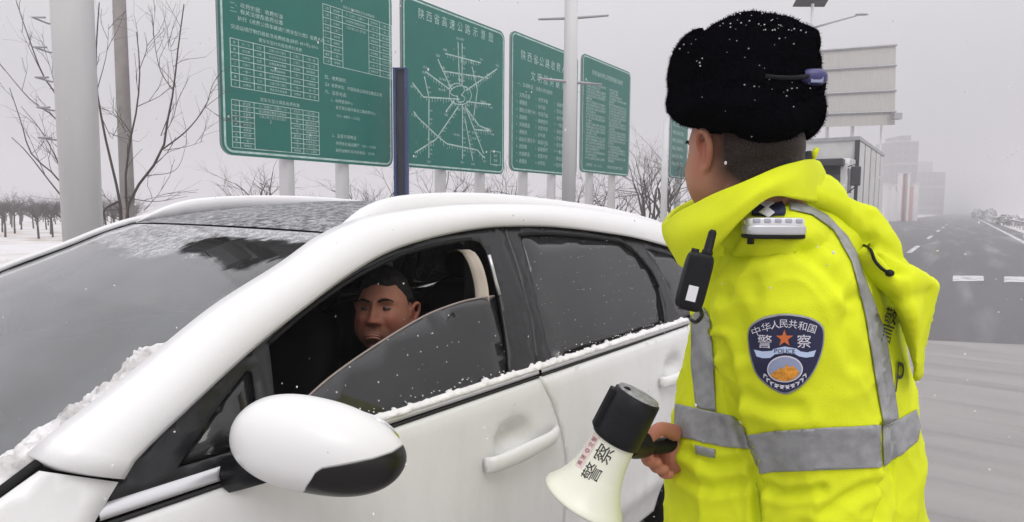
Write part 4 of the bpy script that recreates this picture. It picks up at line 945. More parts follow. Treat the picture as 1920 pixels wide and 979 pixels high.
def rails(s):
    q = spline([(1.045, 1.492), (1.09, 1.520), (1.15, 1.552), (1.265, 1.583), (1.496, 1.601), (1.825, 1.601), (2.246, 1.578), (2.6, 1.546), (2.95, 1.492), (3.12, 1.445)], 60); rings = []
    for i, (y, z) in enumerate(q):
        ze = np.interp(y, E1[:, 0], E1[:, 1]); zb = min(z-.004, ze-.004); xc = float(SX(y, ze))-.055; w = .024*min(1, .25+i/6, .25+(59-i)/6)
        rings.append([(s*(xc+a*w+.010*(1-b)), y, zb+(z-zb)*b) for a, b in ((-1, 0), (-1, .6), (-.8, .88), (-.35, 1), (.35, 1), (.8, .88), (1, .6), (1.25, 0))])
    MB().rings(rings).obj('roof_rail', M['paint'], car, local=True)
    MB().tube([(s*(float(SX(y, np.interp(y, E1[:, 0], E1[:, 1])))-.018), y, np.interp(y, E1[:, 0], E1[:, 1])-.001) for y in np.linspace(1.05, 3.2, 60)], .0075, 6).obj('rail_gap', M['seam'], car, local=True)
sym(rails)
# bonnet, nose, tail
G = []
for y in np.linspace(-.06, -1.0, 24):
    ze = np.interp(y, [-1.0, -.9, -.6, -.3, -.1, -.06], [.83, .862, .912, .945, .966, .974]); xe = float(SX(y, ze))-.006; G.append([(f*xe, y-.07*(1-f*f)*(1 if y < -.5 else .6), ze+.055*(1-abs(f)**2)) for f in np.linspace(-1, 1, 24)])
MB().grid(G).obj('bonnet', M['paint'], car, local=True, thick=.01)
G = [[(f*(float(SX(-1.0, .6))-.01), -1.0-dy-.09*(1-f*f), z) for f in np.linspace(-1, 1, 20)] for z, dy in ((.83, .0), (.78, .05), (.6, .09), (.4, .09), (.28, .03))]
MB().grid(G).obj('front_bumper', M['paint'], car, local=True, thick=.01)
for s in (1, -1): MB().ell((s*.55, -1.07, .72), ((.17, 0, 0), (0, .05, 0), (0, 0, .055))).obj('headlight', M['silver'], car, local=True)
MB().ell((0, -1.16, .60), ((.42, 0, 0), (0, .03, 0), (0, 0, .10)), e=.6).obj('grille', M['black'], car, local=True)
G = [[(f*(float(SX(min(y, 3.42), z))-.02), y+.05*(1-f*f), z) for f in np.linspace(-1, 1, 20)] for y, z in ((3.28, 1.37), (3.34, 1.25), (3.40, 1.1), (3.44, .95), (3.46, .7), (3.46, .45), (3.40, .30))]
MB().grid(G).obj('tailgate', M['paint'], car, local=True)
MB().boxmm((-.86, -.95, .24), (.86, 3.35, .33)).obj('underbody', M['seam'], car, local=True, smooth=False)
def wheel(s):
    for y in (WF, WR):
        w = MB().lathe((s*.70, y, .345), (s, 0, 0), [(0, .28), (.01, .335), (.06, .345), (.16, .345), (.205, .335), (.215, .245)], 36, cap=False).obj('wheel', M['rubber'], car, local=True)
        r = MB().lathe((s*.88, y, .345), (s, 0, 0), [(0, .24), (.03, .24), (.03, .21), (-.02, .20)], 30, cap=False)
        for k in range(5):
            a = 2*math.pi*k/5; d = np.array((0, math.cos(a), math.sin(a))); r.box(np.array((s*.895, y, .345))+d*.12, (.012, .1, .03), np.array(Matrix.Rotation(a, 3, 'X')))
        r.lathe((s*.88, y, .345), (s, 0, 0), [(0, .05), (.035, .04)], 14).obj('rim', M['silver'], w, local=True)
sym(wheel)
# door mirrors
M['mirror_glass'] = pm('mirror_glass', (.7, .7, .72), .03, metal=1)
def shell_mat():
    m, n, l, b = nodes('mirror_shell'); a = n.new("ShaderNodeAttribute"); a.attribute_name = 'lower'; r = n.new("ShaderNodeMapRange"); r.inputs[1].default_value = -.0008; r.inputs[2].default_value = .0008; l.new(a.outputs["Fac"], r.inputs[0])
    x = n.new("ShaderNodeMix"); x.data_type = 'RGBA'; l.new(r.outputs[0], x.inputs[0]); x.inputs[6].default_value = (.78, .78, .775, 1); x.inputs[7].default_value = (.009, .008, .008, 1); l.new(x.outputs[2], b.inputs["Base Color"]); b.inputs["Roughness"].default_value = .28; b.inputs["Specular IOR Level"].default_value = .4
    w = n.new("ShaderNodeMath"); w.operation = 'ABSOLUTE'; l.new(a.outputs["Fac"], w.inputs[0]); q = n.new("ShaderNodeMapRange"); q.inputs[1].default_value = 0; q.inputs[2].default_value = .0022; l.new(w.outputs[0], q.inputs[0])
    bp = n.new("ShaderNodeBump"); bp.inputs["Strength"].default_value = .6; bp.inputs["Distance"].default_value = .004; l.new(q.outputs[0], bp.inputs["Height"]); l.new(bp.outputs[0], b.inputs["Normal"]); return m
M['mirror_shell'] = shell_mat()
def dmirror(s):
    al = rad(37); ax = np.array((math.cos(al), math.sin(al), -.05)); ax /= np.linalg.norm(ax); fr = np.array((-math.sin(al), math.cos(al), 0)); up = np.cross(ax, fr)
    if s < 0: ax[0] *= -1; fr[0] *= -1
    c = np.array((s*1.056, .690, 1.106)); V = []; n, mm = 64, 44
    mb = MB(); rows = []
    for i in range(mm+1):           # from the inboard tip (-1) to the outboard tip (+1)
        u = -math.cos(math.pi*i/mm); ru = max(0, 1-abs(u)**2.5)**.5; row = []
        for k in range(n):
            th = 2*math.pi*k/n; h, d = math.sin(th), math.cos(th)
            hz = .090*(1-.13*u-.10*u*u) if h > 0 else .078*(1+.05*u)
            dz = .095 if d < 0 else .040           # bulging forward, flat at the back
            p = c+ax*.164*u+up*(hz*ru*math.copysign(abs(h)**.9, h)+.014*(-u))+fr*(dz*ru*math.copysign(abs(d)**.85, d)); row.append(p)
        rows.append(row)
    mb.rings(rows, cap=False); V = np.array(mb.v); rel = V-c; uu = rel@ax/.164; hh = rel@up; pq = w2px(c2w(np.stack([s*V[:, 0], V[:, 1], V[:, 2]], 1)))
    yb = np.interp(pq[:, 0], [560, 576, 584, 600, 640, 700, 735, 757, 790], [935, 915, 893, 879, 872, 860, 848, 834, 815]); back = rel@fr > .030
    dk = np.where(back, .02, np.maximum((pq[:, 1]-yb)*.0009, -.066-hh))
    o = mb.obj('door_mirror', M['mirror_shell'], fdoor[s], local=True)
    at = o.data.attributes.new('lower', 'FLOAT', 'POINT'); at.data.foreach_set('value', dk.astype(np.float32))
    MB().ell(c+fr*.041, (ax*.145, up*.070, fr*.004), 28, 10).obj('mirror_glass', M['mirror_glass'], o, local=True) if False else None
    MB().tube([c-ax*.10-up*.05+fr*.01, np.array((s*.90, .60, 1.040))], [.030, .036], 10).obj('mirror_foot', M['black'], fdoor[s], local=True)
    MB().ell(c+fr*.036, (ax*.145, up*.068, fr*.008), 28, 10).obj('mirror_glass', M['mirror_glass'], fdoor[s], local=True)
sym(dmirror)
# cabin
MB().grid([[(f*.80, y, z) for f in np.linspace(-1, 1, 6)] for y, z in ((-.02, .93), (.15, .98), (.42, 1.0), (.50, .96), (.52, .60), (.60, .35))]).obj('dashboard', M['cabin'], car, local=True)
MB().grid([[(f*(float(S(z+.02))-.045), y, z+.02*(1-f*f)) for f in np.linspace(-1, 1, 12)] for y, z in ((1.06, 1.46), (1.3, 1.495), (1.6, 1.515), (2.2, 1.515), (2.8, 1.45), (3.2, 1.36))]).obj('headliner', M['cabin'], car, local=True)
for s in (1, -1):
    MB().grid([[(s*(.80), y, z) for y in (.45, 2.7)] for z in (.3, 1.04)]).obj('door_lining', M['cabin'], car, local=True, thick=.03)
    MB().boxmm((s*.62-.0, 1.56, 1.0), (s*.66, 1.72, 1.47)).obj('pillar_lining', M['cabin'], car, local=True, smooth=False)
MB().boxmm((-.8, .4, .30), (.8, 3.3, .36)).obj('cabin_floor', M['cabin'], car, local=True, smooth=False)
def seat(x, y):
    r = []
    for z, yy, w, d in ((.45, 0, .20, .06), (.6, .03, .24, .08), (.85, .09, .25, .08), (1.02, .14, .22, .07), (1.09, .16, .16, .05)):
        r.append([(x+w*math.copysign(abs(math.cos(a))**.6, math.cos(a)), y+yy+d*math.copysign(abs(math.sin(a))**.7, math.sin(a)), z) for a in np.linspace(0, 2*math.pi, 20, endpoint=False)])
    b = MB().rings(r).obj('seat_back', M['seat'], car, local=True)
    MB().ell((x, y+.20, 1.19), ((.135, 0, 0), (0, .05, .01), (0, 0, .095)), e=.7).obj('headrest', M['seat'], b, local=True)
    MB().ell((x, y-.25, .44), ((.25, 0, 0), (0, .28, 0), (0, 0, .09)), e=.6).obj('seat_cushion', M['seat'], car, local=True)
seat(.40, 1.56); seat(-.40, 1.50)
MB().ell((0, 2.62, .80), ((.70, 0, 0), (0, .13, .04), (0, -.02, .36)), e=.6).obj('rear_bench', M['seat'], car, local=True)
for x in (-.45, .45): MB().ell((x, 2.70, 1.22), ((.13, 0, 0), (0, .05, .01), (0, 0, .09)), e=.7).obj('headrest', M['seat'], car, local=True)
m = MB(); c = np.array((.40, .80, .93)); tl = rot((1, 0, 0), rad(-62))
m.tube([c+tl@np.array((.185*math.cos(a), .185*math.sin(a), 0)) for a in np.linspace(0, 2*math.pi, 40)], .015, 8)
for a in (90, 210, 330): m.tube([c, c+tl@np.array((.18*math.cos(rad(a)), .18*math.sin(rad(a)), 0))], .016, 6)
m.tube([c, (.40, .50, .88)], .04, 8).obj('steering_wheel', M['black'], car, local=True)
q = MB().box((.40, 1.16, 1.437), (.17, .07, .010), rot((1, 0, 0), rad(10))).obj('sun_visor', M['cabin'], car, local=True, smooth=False, bevel=.006)
MB().ell((.0, .98, 1.385), ((.12, 0, 0), (0, .018, 0), (0, 0, .035))).obj('rear_view_mirror', M['black'], car, local=True)
M['belt'] = pm('cream_webbing', (.50, .44, .37), .8, bump=.3, bs=400)
bw = [w2c(P(x, y, d)) for x, y, d in ((868, 468, 2.02), (880, 476, 2.02), (893, 500, 2.0), (902, 535, 1.99), (905, 570, 1.97), (908, 640, 1.93), (905, 720, 1.88))]
bs_ = spline(bw, 24); m = MB(); tn = np.array((.785, .62, 0)); m.grid([[p-tn*.021, p-tn*.007+np.array((.003, .002, 0)), p+tn*.007+np.array((.003, .002, 0)), p+tn*.021] for p in bs_]).obj('seat_belt', M['belt'], car, local=True, thick=.003)
m = MB(); m.tube([w2c(P(x, y, 1.86)) for x, y in ((917, 478), (924, 505), (930, 530), (937, 553))], .0055, 6).obj('door_edge_line', M['chrome'], fdoor[1], local=True)  # thin chrome line down the rear edge of the driver window opening
# toll tag and holder behind the cleared patch
def wsbox(name, quad, dz, mat, thick=.015):
    V = [w2c(P(x, y, d)) for x, y, d in quad]; mk(name, V, [(0, 1, 2, 3)], mat, car, local=True, smooth=False, thick=thick)
tagm = pm('grey_tag', (.22, .22, .23), .35); 
wsbox('toll_tag', [(388, 474, 1.93), (432, 456, 2.02), (470, 486, 2.02), (420, 505, 1.93)], 0, tagm)
wsbox('tag_bracket', [(436, 454, 2.02), (452, 453, 2.03), (484, 484, 2.03), (466, 488, 2.02)], 0, M['silver'], .008)
for a, b in (((381, 474), (417, 507)), ((388, 471), (424, 503))):
    MB().tube([w2c(P(*a, 1.92)), w2c(P(*b, 1.92))], .003, 6).obj('tag_edge', M['silver'], car, local=True)

# ================================================================ PEOPLE
def head_points(nu=150, nv=120):
    """head in its own frame: +y face, +x the person's right, z up, origin between the ears"""
    th = np.linspace(0, 2*np.pi, nu, endpoint=False); ph = np.linspace(0.001, np.pi-.001, nv)
    T, H = np.meshgrid(th, ph); X, Y, Z = np.sin(H)*np.cos(T), np.sin(H)*np.sin(T), np.cos(H)
    x, y, z = .076*X, np.where(Y > 0, .092, .100)*Y, np.where(Z > 0, .128, .118)*Z
    low = np.clip(-z/.118, 0, 1); x = x*(1-.20*low**1.6); y = np.where(y < 0, y*(1-.35*low**1.2), y*(1-.02*low)); y = y+.012*low
    x = x*(1-.06*np.clip((y-.04)/.05, 0, 1))
    f = np.clip(y/.05, 0, 1)**.8; g = lambda cx, cz, sx, sz: np.exp(-((np.abs(x)-cx)/sx)**2-((z-cz)/sz)**2)
    y = np.where(y > .078, .078+(y-.078)*.55, y)
    d = .006*g(0, .030, .05, .011)+.004*g(.028, .030, .018, .008)                                 # brow
    d -= .0125*g(.031, .010, .017, .013); d += .006*g(.031, .008, .012, .0055)                    # socket, lids
    nb = np.clip((.022-z)/.06, 0, 1)*(z > -.036); d += (.006+.021*np.clip((.024-z)/.055, 0, 1))*np.exp(-(x/(.0075+.006*nb))**2)*np.clip((z+.042)/.010, 0, 1)*np.clip((.034-z)/.012, 0, 1)
    d += .009*g(.013, -.030, .007, .008)                                                          # nostril wings
    d -= .0022*g(.030, -.008, .016, .004); d += .007*g(.046, -.022, .022, .02); d -= .003*g(.030, -.047, .006, .014); d -= .0035*g(.034, -.052, .008, .02)                      # cheek, smile line
    zz = z+11*x*x; gl = lambda cz, sx, sz: np.exp(-(x/sx)**2-((zz-cz)/sz)**2); d += .0050*gl(-.062, .020, .0056)+.0055*gl(-.0755, .017, .0058)-.0045*gl(-.0690, .025, .0022)  # lips
    d += .004*g(0, -.068, .034, .02); d -= .005*g(0, -.0875, .02, .005); d += .009*g(0, -.104, .022, .012)
    y = y+d*f
    x = x+np.sign(x)*.006*np.exp(-((y-.02)/.04)**2-((z+.06)/.035)**2)                              # jaw
    return np.stack([x, y, z], -1), nu, nv
def grid_mb(mb, A, nu, nv, tf):
    V = [tf(p) for p in A.reshape(-1, 3)]; F = [(i*nu+k, (i+1)*nu+k, (i+1)*nu+(k+1) % nu, i*nu+(k+1) % nu) for i in range(nv-1) for k in range(nu)]
    F.append(tuple(range(nu))); F.append(tuple((nv-1)*nu+k for k in range(nu-1, -1, -1))); mb.add(V, F)
def ear(mb, s, tf, k=1.0):
    """auricle: rim, lobe and bowl, s=+1 right"""
    rim = [(.072, .012, -.022), (.077, .010, -.004), (.084, .010, .016), (.090, -.002, .028), (.093, -.016, .024), (.091, -.022, .008), (.086, -.017, -.010), (.080, -.006, -.026), (.074, .006, -.032), (.071, .012, -.024)]
    q = spline([(s*a, b*k-.004, c*k+.002) for a, b, c in rim], 26); mb.tube([tf(p) for p in q], .0056*k, 8)
    mb.ell(tf(np.array((s*.079, -.010, .000))), [tf(np.array(v))-tf(np.zeros(3)) for v in ((s*.0045, -.003, 0), (0, .013*k, 0), (0, 0, .024*k))], 14, 10)
    mb.ell(tf(np.array((s*.078, -.001, -.026))), [tf(np.array(v))-tf(np.zeros(3)) for v in ((.005, 0, 0), (0, .008, 0), (0, 0, .009))], 10, 8)
    mb.ell(tf(np.array((s*.076, .010, -.006))), [tf(np.array(v))-tf(np.zeros(3)) for v in ((.005, 0, 0), (0, .004, 0), (0, 0, .007))], 8, 6)
def frame(c, az, sc, pitch=0., roll=0.):
    R = np.array(Matrix.Rotation(-az, 3, 'Z')) @ np.array(Matrix.Rotation(pitch, 3, 'X')) @ np.array(Matrix.Rotation(roll, 3, 'Y'))
    return lambda p: np.asarray(c)+R@(np.asarray(p)*sc)
def face_bits(person, tf, eye=True):
    for s in (-1, 1):
        e = MB().ell(tf((s*.031, .0745, .0085)), [tf(np.array(v))-tf(np.zeros(3)) for v in ((.0125, 0, 0), (0, .0088, 0), (0, 0, .0040))], 16, 10).obj('eye', M['eye'], person)
        MB().ell(tf((s*.031+.002, .0822, .0085)), [tf(np.array(v))-tf(np.zeros(3)) for v in ((.0056, 0, 0), (0, .0030, 0), (0, 0, .0046))], 12, 8).obj('iris', M['iris'], e)
        m = MB(); q = spline([(s*.012, .0925, .0255), (s*.026, .0925, .0310), (s*.041, .083, .0320), (s*.050, .074, .0275)], 14)
        m.tube([tf(p) for p in q], [.0016+.0022*math.sin(math.pi*min(1, i/11+.1)) for i in range(14)], 6).obj('eyebrow', M['hair'], person)
def hair_shell(name, person, tf, keep, off, mat, nz=.004):
    A, nu, nv = head_points(150, 120); c = A/np.linalg.norm(A, axis=-1, keepdims=True); V = []
    k = keep(A); B = A.copy(); amp = off*np.clip(k, 0, 1)
    rn = np.array([noise.noise(Vector(p)*60)+.6*noise.noise(Vector((p[0]*150, p[1]*150, p[2]*50))) for p in A.reshape(-1, 3)]).reshape(A.shape[:2])
    B = A+c*(amp+nz*rn*np.clip(k, 0, 1)-.0015)[..., None]
    F = [(i*nu+q, (i+1)*nu+q, (i+1)*nu+(q+1) % nu, i*nu+(q+1) % nu) for i in range(nv-1) for q in range(nu)]
    kk = k.ravel(); F = [f for f in F if max(kk[list(f)]) > 0.0]
    return mk(name, [tf(p) for p in B.reshape(-1, 3)], F, mat, person)
M['eye'] = pm('eye_white', (.07, .05, .045), .35); M['iris'] = pm('dark_iris', (.012, .008, .006), .1)
M['stubble'] = pm('hair_stubble', (.045, .028, .022), .8, spec=.1, bump=.3, bs=400)
M['lip'] = pm('lip_skin', (.30, .12, .09), .45)

# ---------------------------------------------------------------- the driver
dc = P(722, 588, 1.86); DRV = tag(empty('person', tuple(np.array((*(c2w((.45, 1.40, 0))[:2]), .36)))), 'driver with short black hair in dark clothes looking ahead from the half open window', 'person')
dtf = frame(dc, rad(154), 1.02, rad(13), rad(2))
mb = MB(); A, nu, nv = head_points(170, 130); ck = np.exp(-((A[..., 2]+.055)/.045)**2-((A[..., 1]-.045)/.05)**2); A[..., 0] += np.sign(A[..., 0])*.007*ck; A[..., 1] += .003*ck*(np.abs(A[..., 0]) > .02); grid_mb(mb, A, nu, nv, dtf); ear(mb, 1, dtf); ear(mb, -1, dtf)
mb.tube([dtf((0, -.02, -.03)), dtf((0, -.03, -.12)), dtf((0, -.05, -.20))], [.056, .055, .062], 20)
def cl(x, y, z): return c2w((x, y, z))
sh = w2c(dtf((0, -.05, -.22)))
core = [(sh[0], sh[1]+.02, sh[2]), (sh[0]-.06, 1.42, .80), (.42, 1.40, .50)]
mb.tube([c2w(p) for p in core], [.06, .12, .13], 16)
arms = {s: [(sh[0]+s*.17-.02, sh[1]+.04, sh[2]-.08), (sh[0]+s*.24-.03, sh[1]-.05, .78), (.42+s*.17, .86, .94)] for s in (-1, 1)}
for s in (-1, 1): mb.tube([c2w((sh[0], sh[1]+.03, sh[2]-.08))]+[c2w(p) for p in arms[s]], [.045, .045, .038, .028], 12); mb.ell(c2w((.42+s*.175, .80, .955)), ((.035, 0, 0), (0, .045, 0), (0, 0, .03)), 12, 8)
for s in (-1, 1):
    for k in range(5): a = c2w((.42+s*(.19-.012*k), .79-.008*k, .975-.02*k)); mb.tube([a, a+np.array((0, -.025, .012)), a+np.array((0, -.045, -.012))], [.009, .009, .007], 8)
for s in (-1, 1): mb.tube([c2w((.42+s*.09, 1.38, .52)), c2w((.42+s*.14, .92, .62)), c2w((.42+s*.13, .62, .42))], [.075, .06, .045], 12)
V, F, _ = remesh(mb, .0026, 1)
DB = (V, mk('body', V, F, M['skin2'], DRV))
face_bits(DRV, dtf)
hl = lambda A: np.clip(np.where(A[..., 1] > .02, (A[..., 2]-(.070+.004*np.sin(A[..., 0]*90+1)-1.6*np.maximum(0, np.abs(A[..., 0])-.046)-.1*A[..., 0]))/.010, np.where(A[..., 1] > -.028, (A[..., 2]-.030+.28*(A[..., 1]-.02)*0)/.010, (A[..., 2]+.055)/.012)), 0, 1)
hair_shell('hair', DRV, dtf, hl, .008, M['hair'])
rnd = random.Random(77); m = MB()
A_ = head_points(150, 120)[0]; K_ = hl(A_).ravel(); A2 = A_.reshape(-1, 3); idx = [i for i in range(len(A2)) if K_[i] > .02 and A2[i][2] > -.08]
for i in range(5200):
    p = A2[rnd.choice(idx)]; nrm = p/np.linalg.norm(p); fl_ = np.array((rnd.gauss(0, .3), -.25+rnd.gauss(0, .3), -.45*(abs(p[0]) > .04)+rnd.gauss(0, .2))); d_ = nrm*.55+fl_; d_ /= np.linalg.norm(d_); b_ = np.cross(d_, nrm); b_ /= np.linalg.norm(b_)+1e-9; p0_ = p+nrm*.004*rnd.random(); L_ = rnd.uniform(.007, .015)
    m.add([dtf(p0_-b_*.0008), dtf(p0_+b_*.0008), dtf(p0_+d_*L_)], [(0, 1, 2)])
m.obj('hair_strands', M['hair'], DRV, smooth=False)['kind'] = 'stuff'
hair_shell('sideburns', DRV, dtf, lambda A: np.clip((1-np.abs(A[..., 1]-.016)/.012), 0, 1)*np.clip((A[..., 2]-.004)/.02, 0, 1)*(A[..., 2] < .06)*(np.abs(A[..., 0]) > .05), .0022, M['stubble'], .0006)
qq = lambda z0, r0: MB().tube([dtf((x_, .0898-9*x_*x_, z0-9*x_*x_)) for x_ in np.linspace(-.0215, .0215, 13)], [r0*(.25+.75*math.cos(x_/.0225*math.pi/2)) for x_ in np.linspace(-.0215, .0215, 13)], 8)
q = qq(-.0645, .0026); q.add(*(lambda b_: (b_.v, b_.f))(qq(-.0708, .0034)))
q.obj('lips', M['lip'], DRV)
mb = MB()
nbase = w2c(dtf((0, -.045, -.165)))
rings = []
for z, hw, hd, dy in ((nbase[2], .075, .075, 0), (nbase[2]-.05, .14, .09, .01), (nbase[2]-.10, .225, .115, .03), (nbase[2]-.25, .235, .135, .06), (.72, .20, .135, .06), (.50, .21, .15, .02)):
    xo = .42+(nbase[0]-.42)*max(0, min(1, (z-.5)/(nbase[2]-.5)))
    rings.append([c2w((xo+hw*math.cos(a), nbase[1]+dy+hd*math.sin(a), z)) for a in np.linspace(0, 2*math.pi, 28, endpoint=False)])
mb.rings(rings)
for s in (-1, 1): mb.tube([c2w((nbase[0]+s*.14, nbase[1]+.05, nbase[2]-.12))]+[c2w(p) for p in arms[s][1:]], [.075, .065, .045], 16)
V, F, Nn = remesh(mb, .009, 2); V = V+Nn*np.array([.006*noise.noise(Vector(p)*12) for p in V])[:, None]
mk('jacket', V, F, M['dark_cloth'], DRV)
G = []
for h, ro in ((.0, .062), (.03, .066), (.05, .066), (.055, .070), (.0, .082)):
    G.append([dtf((ro*1.0*math.cos(a), -.035+ro*1.05*math.sin(a), -.185+h+.012*math.sin(a)*-1)) for a in np.linspace(0, 2*math.pi, 33)])
MB().grid(G).obj('collar', M['maroon'], DRV)
mb = MB()
for s in (-1, 1): mb.tube([c2w((.42+s*.09, 1.42, .52)), c2w((.42+s*.14, .92, .63)), c2w((.42+s*.13, .60, .42))], [.10, .085, .065], 14)
mb.obj('trousers', M['dark_cloth'], DRV)

# ---------------------------------------------------------------- the police officer
pc_ = P(1495, 850, 1.26); OFF = tag(empty('person', (pc_[0], pc_[1], 0)), 'traffic police officer in yellow reflective jacket and black fur hat facing the car', 'person')
otf = frame(P(1393, 290, 1.16), rad(-60), 1.15, rad(-4))
def pring(py, xl, xr, dep, b, n=44, e=.86):
    cx = (xl+xr)/2; xl, xr = xl+10, xr-34; cx = (xl+xr)/2; c = P(cx, py, dep); rh = ray(cx, py)*np.array((1, 1, 0)); rh /= np.linalg.norm(rh); pr = np.array((rh[1], -rh[0], 0)); a = (xr-xl)/2/FPX*dep
    return [c+pr*a*math.copysign(abs(math.cos(t))**e, math.cos(t))+rh*b*math.copysign(abs(math.sin(t))**e, math.sin(t)) for t in np.linspace(0, 2*math.pi, n, endpoint=False)]
TOR = [(368, 1420, 1590, 1.25, .13), (400, 1380, 1630, 1.25, .17), (440, 1345, 1655, 1.25, .19), (500, 1322, 1672, 1.25, .195), (560, 1305, 1688, 1.26, .19), (650, 1290, 1702, 1.26, .18), (760, 1270, 1714, 1.26, .175), (850, 1258, 1722, 1.26, .18), (979, 1251, 1732, 1.26, .19), (1120, 1248, 1742, 1.26, .20)]
ARM = [(448, 1462, 1.10, .075), (480, 1466, 1.11, .105), (560, 1473, 1.11, .126), (650, 1489, 1.11, .124), (720, 1503, 1.11, .119), (815, 1522, 1.11, .112), (890, 1536, 1.11, .103), (979, 1535, 1.11, .100), (1080, 1515, 1.10, .092), (1180, 1480, 1.08, .080)]
hand_c = P(1266, 845, 1.25)
jk = MB(); jk.rings([pring(*t) for t in TOR]); jk.ell(P(1448, 442, 1.10), [cr*.085, cf*.085, np.array((0, 0, .055))], 24, 14); jk.tube([P(1535, 385, 1.22), P(1490, 402, 1.16), P(1440, 428, 1.10)], [.055, .062, .06], 18); jk.tube([P(x, y, d) for y, x, d, r in ARM], [r for *_, r in ARM], 28)
relbow = P(1480, 930, 1.52)
jk.tube([P(1545, 450, 1.36), P(1548, 560, 1.44), P(1540, 720, 1.50), relbow, P(1380, 880, 1.40), P(1302, 852, 1.30)], [.09, .11, .10, .09, .075, .058], 22)
V, F, Nn = remesh(jk, .0052, 4)
pxv = w2px(V)
def ridge(p, sc, st): return 1-abs(noise.noise(Vector((p[0]*sc*st[0], p[1]*sc*st[1], p[2]*sc*st[2]))))*2
disp = np.array([.0045*noise.noise(Vector(p)*5.0)+.0030*noise.noise(Vector(p)*12)+.0070*max(0, ridge(p, 4.5, (1, 1, 1.5)))**3+.0052*max(0, ridge(p+np.array((3, 1, 2)), 8, (1.2, 1.2, .55)))**4+.0028*max(0, ridge(p+np.array((1, 5, 2)), 17, (1, 1, .9)))**3+.0009*noise.noise(Vector(p)*60) for p in V])
facing = np.einsum('ij,ij->i', Nn, V-CAM) < 0.05
bw_ = np.where(facing, np.clip((np.hypot(pxv[:, 0]-1475, (pxv[:, 1]-663)*.95)-82)/45, .12, 1), 1); disp = disp*bw_
dep_v = (V-CAM)@CF
creases = [([(1358, 640), (1372, 700), (1390, 800), (1418, 885), (1424, 975)], 9, .016), ([(1392, 428), (1360, 478), (1338, 540), (1332, 600), (1345, 660)], 9, .010), ([(1500, 470), (1545, 505), (1590, 560)], 11, .007), ([(1370, 560), (1385, 600), (1388, 660)], 14, .006), ([(1605, 560), (1585, 620), (1600, 680)], 13, .006),
           ([(1430, 905), (1470, 925), (1540, 915)], 9, .008), ([(1640, 905), (1590, 930), (1540, 960)], 10, .007), ([(1300, 850), (1340, 870), (1390, 865)], 9, .008), ([(1270, 880), (1330, 915), (1400, 905)], 10, .008), ([(1400, 740), (1440, 760), (1500, 765)], 12, .005), ([(1650, 800), (1655, 900), (1640, 975)], 8, .012), ([(1420, 530), (1400, 600), (1410, 650)], 16, .004)]
for poly, wd_, am in creases:
    q = spline(poly, 40); d = np.full(len(V), 1e3); nr = facing & (np.abs(pxv[:, 0]-q[:, 0].mean()) < 260) & (np.abs(pxv[:, 1]-q[:, 1].mean()) < 260)
    d[nr] = np.min(np.linalg.norm(pxv[nr][:, None]-q[None], axis=2), 1)
    disp -= am*np.exp(-(d/wd_)**2)-.45*am*np.exp(-((d-2.0*wd_)/wd_)**2)
V = V+Nn*disp[:, None]
jacket = mk('jacket', V, F, M['hivis'], OFF)
JB = bvh(V, F)
def hit(x, y, B=None):
    d = Vector(ray(x, y)).normalized(); h = (B or JB).ray_cast(Vector(CAM), d)
    if h[0] is None:
        r = (B or JB).find_nearest(Vector(P(x, y, 1.12))); return np.array(r[0]), np.array(r[1])
    n = np.array(h[1]); return np.array(h[0]), (n if n@np.array(d) < 0 else -n)
def decal(name, poly, mat, parent, off=.0025, sp=8, B=None, maxe=.06, thick=.0015, smooth=True, label=None):
    v, f = panel2d(poly, sp=sp); return decal_vf(name, v, f, mat, parent, off, B, maxe, thick, smooth, label)
def decal_vf(name, v, f, mat, parent, off=.0025, B=None, maxe=.06, thick=0.0, smooth=True, label=None):
    Q = []
    for x, y in v:
        p, n = hit(x, y, B); t = CAM-p; t = t/np.linalg.norm(t); m_ = n+.6*t; m_ /= np.linalg.norm(m_); Q.append(p+m_*off)
    Q = np.array(Q); ff = [t for t in f if max(np.linalg.norm(Q[t[i]]-Q[t[i-1]]) for i in range(len(t))) < maxe]
    ff = [t[::-1] for t in ff]
    o = mk(name, Q, ff, mat, parent, smooth=smooth, thick=thick)
    if label: o["label"] = label
    return o
for lb, poly in (('grey reflective band round the chest', [(1268, 757), (1300, 764), (1340, 772), (1376, 781), (1396, 803), (1406, 842), (1360, 838), (1300, 825), (1266, 815)]), ('wide grey reflective band round the sleeve', [(1399, 816), (1450, 808), (1550, 801), (1648, 797), (1650, 876), (1550, 880), (1450, 884), (1426, 888), (1410, 850)]),
                 ('grey reflective band round the back', [(1653, 796), (1685, 786), (1716, 768), (1723, 800), (1718, 828), (1690, 850), (1655, 874)]), ('short upright reflective band on the chest', [(1298, 592), (1320, 576), (1333, 600), (1339, 680), (1343, 771), (1306, 763), (1297, 680)]),
                 ('long reflective band over the shoulder and down the back', [(1478, 378), (1510, 384), (1550, 404), (1588, 444), (1604, 474), (1618, 520), (1634, 560), (1657, 619), (1670, 690), (1678, 752), (1683, 785), (1655, 794), (1647, 752), (1633, 666), (1621, 590), (1596, 492), (1562, 432), (1522, 404), (1480, 394)]),
                 ('small grey reflective tab under the chest band', [(1303, 834), (1342, 843), (1341, 858), (1306, 850)])):
    decal('reflective_strip', poly, M['reflect'], jacket, sp=5, label=lb, maxe=.10, off=.0042)
M['stitch'] = pm('seam_thread', (.50, .56, .02), .8)
for poly in ([(1418, 905), (1424, 940), (1428, 978)],):
    if poly:
        q = [hit(x, y) for x, y in spline(poly, 40)]; MB().tube([p+n*.0004 for p, n in q], .0016, 5).obj('seam', M['stitch'], jacket)
